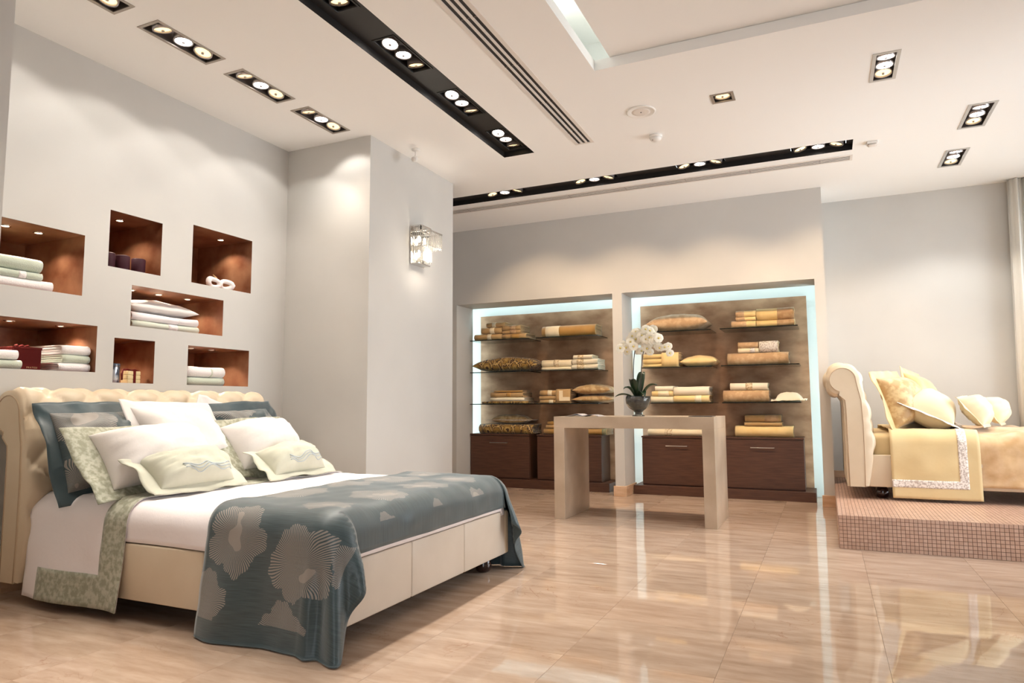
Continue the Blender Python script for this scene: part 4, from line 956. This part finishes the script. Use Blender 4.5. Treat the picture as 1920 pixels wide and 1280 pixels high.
for i in range(20): fp.append(Vector((OX + random.uniform(-.08, .2), OY - .04 + random.uniform(-.05, .05), OZ + random.uniform(.57, .74))))
for q in fp:
    o = f0 if k == 0 else f0.copy()
    if k:
        COL.objects.link(o); o.parent = r; l2 = lp.copy(); COL.objects.link(l2); l2.parent = o
    o.location = q - worg(r)
    dirv = Vector((.35 * random.uniform(-1, 1) + .15, -1, random.uniform(-.5, .35)))
    o.rotation_euler = dirv.to_track_quat('Z', 'Y').to_euler(); sc_ = random.uniform(.95, 1.25); o.scale = (sc_,) * 3
    k += 1

# ------------------------------------------------------------------ beds
BW, HW, BL = 1.66, 1.73, 2.165          # rail width, headboard width, length from headboard back to foot
# side outline of the scroll headboard: local x (0 = back at the floor end), z
def scroll(inset=0.0):
    cx, cz, r_ = .012, .968, .128 - inset
    P = [(.0 + inset, .10), (.001 + inset, .5), (.0 + inset, .72), (-.004 + inset, .80), (-.02, .842)]
    for i in range(0, 19):
        a = R(-105 - i * 15) if False else R(255 - i * 14.2)
        P.append((cx + r_ * math.cos(a), cz + r_ * math.sin(a)))
    P += [(.152 - inset, .90), (.172 - inset, .80), (.18 - inset, .60), (.178 - inset, .3), (.172 - inset, .10)]
    return P
def make_bed(ox, yc, oz, lmat, label, name='upholstered_bed', BW=BW, HW=HW):
    r = empty(name, (ox, yc, oz), label, 'bed', 'upholstered scroll beds')
    W2 = HW / 2
    def loc(x, y, z): return (ox + x, yc + y, oz + z)
    # core
    P = scroll(.012); n = len(P); V = [loc(x, -W2 + .012, z) for x, z in P] + [loc(x, W2 - .012, z) for x, z in P]
    F = [(i, (i + 1) % n, n + (i + 1) % n, n + i) for i in range(n)] + [tuple(range(n)), tuple(range(2 * n - 1, n - 1, -1))]
    hb = mesh('headboard', V, F, lmat, r, False)
    # tufted cover from the front foot up and round the roll to the back of the neck
    prof = []
    for z in [.105 + .0195 * i for i in range(39)]: prof.append((.165 + .045 * math.sin(min(1, max(0, (z - .105) / .73)) * math.pi) + .004, z))
    cx, cz, rr_ = .012, .968, .13
    for i in range(1, 34):
        a = R(-18 + i * 8.2); prof.append((cx + rr_ * math.cos(a), cz + rr_ * math.sin(a)))
    # smooth arc length
    S = [0]
    for a, c in zip(prof, prof[1:]): S.append(S[-1] + math.hypot(c[0] - a[0], c[1] - a[1]))
    NY = 150; V = []; F = []; k = len(prof); per = .235
    s_face = S[38]
    for j in range(NY + 1):
        y = -W2 + HW * j / NY
        for i, (x, z) in enumerate(prof):
            a = prof[max(i - 1, 0)]; c = prof[min(i + 1, k - 1)]; t = Vector((c[0] - a[0], c[1] - a[1])).normalized(); nr = (t.y, -t.x)
            s_ = S[i] - s_face                                   # 0 where the roll begins
            q = .26
            A, B = (y / per + s_ / q + 40.0), (y / per - s_ / q + 40.0)
            dd = (abs(math.sin(math.pi * A)) * abs(math.sin(math.pi * B))) ** .45
            e = min(1, (W2 - abs(y)) / .05); e = math.sqrt(max(0, 1 - (1 - e) ** 2))
            up = 1 if s_ > -.42 else max(0, 1 - (-.42 - s_) / .1)
            pl_ = .006 * math.sin(y * 120) * max(0, 1 - (W2 - abs(y)) / .06) * (1 if s_ > .04 else 0)
            d_ = (-.02 + .042 * (dd * up + (1 - up) * .6)) * e - .006 * (1 - e) + pl_
            V.append(loc(x + nr[0] * d_, y, z + nr[1] * d_))
    for j in range(NY):
        for i in range(k - 1): F.append((j * k + i, j * k + i + 1, (j + 1) * k + i + 1, (j + 1) * k + i))
    for j, yy in ((0, -W2), (NY, W2)):
        o_ = len(V)
        for i, (x, z) in enumerate(prof):
            a = prof[max(i - 1, 0)]; c = prof[min(i + 1, k - 1)]; t = Vector((c[0] - a[0], c[1] - a[1])).normalized()
            V.append(loc(x - t.y * .075, yy * .9985, z + t.x * .075))
        for i in range(k - 1): F.append((j * k + i, j * k + i + 1, o_ + i + 1, o_ + i))
    mesh('tufted_cover', V, F, lmat, r, True)
    # buttons at the tuft nodes
    bme = None
    for row in range(-1, 1):
        s_ = row * .26 * .5
        for kk in range(-4, 5):
            y = (kk + (.5 if row % 2 else 0)) * per
            if abs(y) > W2 - .06: continue
            sv = s_face + s_; i = min(range(k), key=lambda q_: abs(S[q_] - sv)); x, z = prof[i]
            if bme is None:
                bo = MB().lathe((0, 0, 0), [(0, -.004), (.011, -.001), (.011, .003), (.006, .007), (0, .008)], 12, 'x').build('button', lmat, None, True); bme = bo.data; bo.parent = r
            else: bo = link('button', bme, r)
            bo.location = (x - .006, y, z)
    # side panels with piping
    for sg in (-1, 1):
        P = scroll(.026); n = len(P); ya, yb = sg * (W2 - .012), sg * (W2 + .004)
        V = [loc(x, ya, z) for x, z in P] + [loc(x, yb, z) for x, z in P]
        F = [(i, (i + 1) % n, n + (i + 1) % n, n + i) for i in range(n)] + [tuple(range(n)), tuple(range(2 * n - 1, n - 1, -1))]
        sp = mesh('side_panel', V, F, lmat, r, False)
        P2 = scroll(.03); MB().tube([loc(x, sg * (W2 + .004), z) for x, z in P2], .0035, 6).build('piping', 'pipe', sp, True)
    # rails in stitched leather panels
    h0, h1 = .10, .357
    for sg in (-1, 1):
        ya, yb = sorted((sg * BW / 2, sg * (BW / 2 - .05)))
        for a, c in zip((.172, .86, 1.44, 2.0), (.86, 1.44, 2.0, BL)): MB().box(ox + a + .0012, ox + c - .0012, yc + ya, yc + yb, oz + h0, oz + h1, .008, 3).build('side_rail_panel', lmat, r, True)
    for i in range(3):
        a = -BW / 2 + .05 + i * (BW - .1) / 3; c = a + (BW - .1) / 3
        MB().box(ox + BL - .05, ox + BL, yc + a + .0012, yc + c - .0012, oz + h0, oz + h1, .008, 3).build('foot_rail_panel', 'leather_w' if lmat == 'leather' else lmat, r, True)
    MB().box(ox + .172, ox + BL - .052, yc - BW / 2 + .052, yc + BW / 2 - .052, oz + .17, oz + .30).build('slat_base', 'grout', r)
    for x in (.27, BL - .11):
        for y in (-BW / 2 + .13, BW / 2 - .13):
            MB().lathe(loc(x, y, 0), [(0, 0), (.03, 0), (.044, .012), (.05, .04), (.046, .07), (.034, .09), (.03, .102), (.0, .102)], 24).build('foot', 'bun', r, True)
    return r
B1 = (-3.985, 3.1, 0.0); BW2 = 1.45; B2 = (.118, 7.085, PZ)
make_bed(*B1, 'leather', 'cream leather bed with rolled tufted headboard under the copper niches')
make_bed(*B2, 'leather', 'cream leather scroll bed standing on the mosaic platform', BW=BW2, HW=BW2 + .07)
def mattress(o, m, label, BW=BW):
    ox, yc, oz = o
    q = MB().box(ox + .20, ox + BL - .055, yc - BW / 2 + .055, yc + BW / 2 - .055, oz + .302, oz + .53, .05, 4).build('mattress', m, None, True, (ox + 1.2, yc, oz + .302)); tag(q, label, 'mattress')
mattress(B1, 'sheet', 'white mattress of the teal bed, showing beside the headboard'); mattress(B2, 'yellow', 'pale yellow mattress of the platform bed, showing beside the headboard', BW2)

def drape(name, m, xa, xb, y0, y1, zt, r_, dn, df, xf=None, bfoot=0, off=0.0, wr=.004, seed=0, step=.022, region=None, thick=.004, parent=None, flare=.03, hemwave=.0, xskew=0, label=None, cat=None, zmin=.004, side_wave=.012, loc=None, fold=1.0):
    """cloth laid over a bed; flat coordinates (X,Y); dn/df = cloth length beyond the near/far top edge start; region(X,Y)->bool keeps faces"""
    q = r_ * math.pi / 2
    Ya, Yb = y0 + r_ - dn, y1 - r_ + df
    Xb = xb if xf is None else xf - r_ + bfoot
    nx = max(4, int((Xb - xa) / step)); ny = max(8, int((Yb - Ya) / step))
    def roll(e):
        if e <= 0: return 0, 0
        if e < q: return r_ * math.sin(e / r_), r_ * (1 - math.cos(e / r_))
        return r_, r_ + e - q
    def pos(X, Y, o_):
        dS = max(0, (y0 + r_) - Y); far = False
        if Y > y1 - r_: dS = Y - (y1 - r_); far = True
        dF = max(0, X - (xf - r_)) if xf is not None else 0
        sg = 1 if far else -1; yp = (y1 - r_) if far else (y0 + r_)
        wv = nz(X * 3 + seed, Y * 3, .3) * wr * 1.6 + nz(X * 8 + seed, Y * 8, 2.1) * wr
        if dF > 0 and dS > 0:
            e = math.hypot(dS, dF); ph = math.atan2(dF, dS); hx, dz = roll(e); ph = min(math.pi / 2, ph * 1.9)
            fl_ = flare * max(0, e - q) * (1 + 2.2 * min(1, dF / .12))
            fw_ = side_wave * 1.6 * math.sin(ph * 9 + seed) * min(1, max(0, e - q) * 4)
            hx2 = hx + fl_ + fw_ + o_ + wv
            x_ = xf - r_ + math.sin(ph) * hx2 + min(dF, .2) * .2 * min(1, dS / .2) * fold; y_ = yp + sg * math.cos(ph) * hx2
            return Vector((x_, y_, max(zmin + o_, zt + o_ * (1 if e < q else 0) - dz)))
        if dS > 0:
            hx, dz = roll(dS); h_ = max(0, dS - q)
            a = min(dS / r_, math.pi / 2)
            fw_ = side_wave * (math.sin(X * 11 + seed) * .6 + nz(X * 4 + seed, 0, 5) * 1.2) * min(1, h_ * 3)
            z_ = zt - dz + (o_ + wv) * math.cos(a)
            return Vector((X + xskew * h_, yp + sg * (hx + (o_ + wv) * math.sin(a) + flare * h_ + fw_), max(zmin + o_, z_)))
        if dF > 0:
            hx, dz = roll(dF); a = min(dF / r_, math.pi / 2)
            return Vector((xf - r_ + hx + (o_ + wv) * math.sin(a), Y, zt - dz + (o_ + wv) * math.cos(a)))
        return Vector((X, Y, zt + o_ + wv))
    V = []; F = []; FL = []; keep = {}
    for s in (0, 1):
        for j in range(ny + 1):
            Y = Ya + (Yb - Ya) * j / ny
            for i in range(nx + 1):
                X = xa + (Xb - xa) * i / nx
                V.append(pos(X, Y, off + s * thick)); FL.append((X, Y))
    S = (nx + 1) * (ny + 1); edges = {}
    for j in range(ny):
        for i in range(nx):
            if region and not region(xa + (Xb - xa) * (i + .5) / nx, Ya + (Yb - Ya) * (j + .5) / ny): continue
            f = (j * (nx + 1) + i, j * (nx + 1) + i + 1, (j + 1) * (nx + 1) + i + 1, (j + 1) * (nx + 1) + i)
            F.append(f[::-1]); F.append(tuple(S + v for v in f))
            for a, c in zip(f, f[1:] + f[:1]): edges[frozenset((a, c))] = edges.get(frozenset((a, c)), []) + [(a, c)]
    for e, l in edges.items():
        if len(l) == 1: a, c = l[0]; F.append((a, c, S + c, S + a))
    used = sorted({v for f in F for v in f}); mp = {v: i for i, v in enumerate(used)}
    V = [V[v] for v in used]; FL = [FL[v] for v in used]; F = [tuple(mp[v] for v in f) for f in F]
    o = mesh(name, V, F, m, parent, True, loc)
    if label: tag(o, label, cat)
    return o, FL
# --- teal bed: duvet, turned sheet with sage border, teal coverlet
bx, byc, _ = B1; yn, yf = byc - BW / 2 + .012, byc + BW / 2 - .012
xF = bx + BL - .01
drape('white_duvet', 'sheet', -3.72, 0, yn, yf, .535, .10, .228, .228, xf=xF, bfoot=.229, wr=.006, seed=4, label='white cotton duvet spread over the teal bed', cat='duvet', thick=.012, zmin=.33, flare=.0, side_wave=.004, loc=(-2.8, byc, .53), fold=.1)
SX0, SX1 = -3.79, -3.05
qq = .11 * math.pi / 2
dsh = qq + .55 - .11 - .045
sh, _f = drape('top_sheet', 'sheet', SX0, SX1, yn - .012, yf + .012, .552, .11, dsh, dsh, wr=.006, seed=9, label='white top sheet with sage border hanging beside the headboard', cat='bed sheet', thick=.004, flare=.09, side_wave=.014, loc=(-3.4, byc, .55), xskew=0, zmin=.02)
Yhem = yn - .012 + .11 - dsh
def band_region(X, Y): return X > SX1 - .145 or (Y < Yhem + .145 and X > -3.66) or Y > (yf + .012 - .11 + dsh) - .145
drape('border_band', 'sage', SX0, SX1 + .003, yn - .012, yf + .012, .552, .11, dsh, dsh, off=.0045, wr=.006, seed=9, region=band_region, parent=sh, thick=.003, flare=.09, side_wave=.014, zmin=.015)
# teal coverlet
CX0 = -2.50
rc = .115; qc = rc * math.pi / 2; zc_ = .568; dcv = qc + zc_ - rc + .03
cvo, FL = drape('teal_coverlet', 'teal', CX0, 0, yn - .03, yf + .03, zc_, rc, dcv, dcv, xf=xF + .022, bfoot=qc + .07, wr=.007, seed=2, step=.018, label='teal coverlet with silvery woven blossoms across the foot of the bed', cat='bedspread', thick=.005, flare=.045, side_wave=.02, loc=(-2.1, byc, .56), xskew=-.11)
def sideY(z): return yn - .03 + rc - (qc + (zc_ - rc - z))
FLW = [(-1.97, sideY(.36), .185, .3), (-2.33, sideY(.44), .18, 1.2), (-2.46, sideY(.17), .15, 2.2), (-2.03, sideY(.08), .14, .7), (-1.74, sideY(.40), .12, 2.0),
       (-2.42, 2.72, .18, .9), (-2.40, 3.10, .15, 2.6), (-2.0, 2.45, .13, .2), (-2.0, 2.80, .16, 1.9), (-2.35, 3.42, .2, .4), (-2.0, 3.22, .15, 2.9), (-2.0, 3.58, .14, 1.1), (-2.32, 3.75, .13, 2.2), (-1.72, 3.05, .11, .5), (-1.74, 2.62, .09, 1.5), (-1.75, 3.5, .1, .1),
       (-2.2, 4.25, .17, 1.0), (-1.9, 4.5, .17, 1.6)]
Xend = xF + .022 - rc + qc + .07; Yh0 = yn - .03 + rc - dcv; Yh1 = yf + .03 - rc + dcv
flower_uv(cvo, FL, FLW, lambda X, Y: X > Xend - .115 or Y < Yh0 + .125 or Y > Yh1 - .125)

# --- pillows of the teal bed
TP = dict(group='pillows on the teal bed')
fl_e = [(.2, .45, .2, .3), (.5, .2, .17, 1.2), (.55, .55, .16, 2.0), (.1, .1, .15, .9)]
def tealp(label, P, seed):
    o = cushion('teal_sham', label, 'teal', P, .11, .35, flange=.062, fmat='teal_plain', seed=seed, fl_wave=.024, wrinkle=.014, n=44, uvflower=fl_e, **TP)
    return o
tealp('teal square sham with wide flange at the left of the headboard', [(-3.50, 2.225, .50), (-3.50, 2.86, .56), (-3.725, 2.84, 1.035), (-3.725, 2.215, 1.03)], 2.0)
tealp('teal square sham with wide flange at the right of the headboard', [(-3.50, 3.27, .56), (-3.50, 3.92, .56), (-3.72, 3.86, 1.045), (-3.725, 3.2, 1.02)], 7.0)
cushion('white_sham', 'white pillow peeking over the right teal sham', 'white_c', [(-3.60, 3.0, .57), (-3.60, 3.55, .57), (-3.78, 3.60, 1.0), (-3.772, 3.285, 1.085)], .05, .3, flange=.05, seed=3.3, **TP)
cushion('white_sham', 'white square sham with pointed corners standing between the teal shams', 'white_c', [(-3.37, 2.68, .56), (-3.37, 3.32, .56), (-3.62, 3.22, 1.025), (-3.63, 2.61, 1.045)], .14, .35, flange=.05, seed=4.1, wrinkle=.011, fl_wave=.02, **TP)
cushion('sage_flange_pillow', 'large white pillow with sage flange at the left, on the teal bed', 'white_c', [(-3.19, 2.215, .535), (-3.22, 3.02, .575), (-3.47, 3.09, .905), (-3.475, 2.195, .905)], .20, .35, flange=.115, flv=.06, fmat='sage', seed=5.5, wrinkle=.011, fl_wave=.022, puff=.5, **TP)
cushion('sage_flange_pillow', 'large white pillow with sage flange at the right, on the teal bed', 'white_c', [(-3.20, 3.07, .57), (-3.23, 3.82, .57), (-3.49, 3.72, .925), (-3.475, 3.06, .915)], .20, .35, flange=.10, flv=.06, fmat='sage', seed=8.5, wrinkle=.011, fl_wave=.022, puff=.5, **TP)
def small(label, P, seed):
    o = cushion('sage_cushion', label, 'sage_p', P, .115, .3, flange=.065, flv=.04, fmat='sage_p', seed=seed, fl_wave=.022, wrinkle=.013, puff=.5, **TP)
    Pv = [Vector(p) for p in P]; nr = (Pv[1] - Pv[0]).cross(Pv[3] - Pv[0]).normalized()
    # embroidered wave lines lying on the cushion front
    me = o.data; org = worg(o)
    from mathutils.bvhtree import BVHTree
    bv = BVHTree.FromPolygons([v.co + org for v in me.vertices], [tuple(p.vertices) for p in me.polygons])
    for k in range(3):
        pts = []
        for i in range(41):
            u = .30 + .56 * i / 40; v = .24 + .04 * k + .035 * math.sin(u * 24 + k * .3)
            q = Pv[0] * (1 - u) * (1 - v) + Pv[1] * u * (1 - v) + Pv[2] * u * v + Pv[3] * (1 - u) * v
            h = bv.ray_cast(q + nr * .5, -nr)
            if h[0] is not None: pts.append(h[0] + nr * .001)
        if len(pts) > 3: MB().tube(pts, .003, 5).build('embroidered_wave', 'stitch', o, True)
small('small pale sage cushion with wavy embroidery at the left front', [(-3.0, 2.37, .566), (-3.02, 2.98, .566), (-3.24, 2.955, .785), (-3.215, 2.335, .755)], 1.3)
small('small pale sage cushion with wavy embroidery at the right front', [(-3.0, 3.15, .566), (-3.02, 3.76, .566), (-3.24, 3.70, .78), (-3.21, 3.13, .735)], 6.3)

# --- yellow bed
bx, byc, bz = B2; yn, yf = byc - BW2 / 2 + .012, byc + BW2 / 2 - .012; xF2 = bx + BL - .01
TQ = dict(group='pillows on the yellow bed')
drape('satin_quilt', 'satin', .98, 0, yn - .012, min(yf + .012, YR - .05), bz + .545, .12, .188 + .30, .188 + .12, xf=xF2, bfoot=.188 + .2, wr=.02, seed=5, label='apricot satin quilt spread over the platform bed', cat='quilt', thick=.01, flare=.06, side_wave=.02, loc=(1.6, byc, bz + .5), zmin=bz + .02)
rs = .12; qs = rs * math.pi / 2; ds = qs + .56 - rs - .022
S0, S1_ = .452, 1.06
ys = yn - .028
sh2, _f = drape('top_sheet', 'yellow', S0, S1_, ys, min(yf, YR - .06), bz + .562, rs, ds, qs + .1, wr=.006, seed=12, label='pale yellow top sheet with lace inset hanging over the platform bed', cat='bed sheet', thick=.004, flare=.07, side_wave=.008, loc=(.75, byc, bz + .55), zmin=bz + .01, xskew=.0)
Yh = ys + rs - ds
drape('lace_inset', 'lace', S0, S1_, ys, min(yf, YR - .06), bz + .562, rs, ds, qs + .1, off=.0045, wr=.006, seed=12, step=.012, region=lambda X, Y: (S1_ - .15 < X < S1_ - .085 and Y > Yh + .085) or (Yh + .085 < Y < Yh + .15 and X < S1_ - .085), parent=sh2, thick=.002, flare=.07, side_wave=.008, zmin=bz + .01)
zt = bz + .565
cushion('gold_sham', 'large gold damask sham with wavy flange leaning near the headboard', 'gold_d', [(.50, 6.40, zt - .07), (.80, 7.02, zt), (.60, 7.05, 1.29), (.345, 6.46, 1.265)], .19, .3, flange=.06, fmat='gold', seed=2.2, fl_wave=.02, wrinkle=.008, **TQ)
cushion('gold_sham', 'yellow satin sham behind, at the far side of the platform bed', 'gold', [(.70, 7.08, zt), (.96, 7.62, zt), (.82, 7.65, 1.28), (.62, 7.12, 1.335)], .16, .3, flange=.05, fmat='gold', seed=4.2, fl_wave=.015, **TQ)
cushion('lace_flange_pillow', 'pale yellow pillow with lace flange in the middle of the platform bed', 'yellow_l', [(.965, 6.44, zt + .005), (1.06, 7.08, zt + .01), (.66, 7.12, 1.10), (.53, 6.47, 1.01)], .18, .75, flange=.045, flv=.06, fmat='lace', seed=9.2, fl_wave=.012, puff=.5, **TQ)
cushion('ivory_cushion', 'rumpled ivory cushion at the front of the yellow bed pillows', 'yellow_l', [(1.13, 6.52, zt + .012), (1.26, 6.98, zt + .012), (1.10, 7.02, 1.06), (.95, 6.55, 1.05)], .13, .5, seed=12.2, wrinkle=.012, flange=.02, fmat='yellow_l', **TQ)
cushion('ivory_cushion', 'ivory cushion half hidden behind the rumpled one', 'yellow_l', [(1.34, 7.06, zt + .012), (1.46, 7.5, zt + .012), (1.36, 7.53, 1.05), (1.2, 7.08, 1.06)], .12, .5, seed=15.2, wrinkle=.01, flange=.02, fmat='yellow_l', **TQ)

# ------------------------------------------------------------------ sheer curtain at the right end of the recessed wall
V = []; F = []; n = 90; yb_ = 7.97
for t in (0, .004):
    for i in range(n + 1):
        u = i / n; x = 1.70 + .85 * u; y = yb_ + .03 * math.sin(u * 55) + .012 * math.sin(u * 131)
        for z in (PZ + .008, 1.6, ZC - .004): V.append((x - (.05 if z < 1 else .025 if z < 2 else 0), y + t, z))
S = 3 * (n + 1)
for s in range(2):
    for i in range(n):
        for k in range(2): F.append((s * S + i * 3 + k, s * S + i * 3 + 3 + k, s * S + i * 3 + 4 + k, s * S + i * 3 + 1 + k))
for i in range(n):
    F += [(i * 3, i * 3 + 3, S + i * 3 + 3, S + i * 3), (i * 3 + 2, i * 3 + 5, S + i * 3 + 5, S + i * 3 + 2)]
for k in range(2): F += [(k, k + 1, S + k + 1, S + k), (n * 3 + k, n * 3 + k + 1, S + n * 3 + k + 1, S + n * 3 + k)]
o = mesh('curtain', V, F, 'curtain', None, True, (2.1, yb_, PZ + .008)); tag(o, 'beige sheer curtain at the right end of the wall behind the yellow bed', 'curtain')
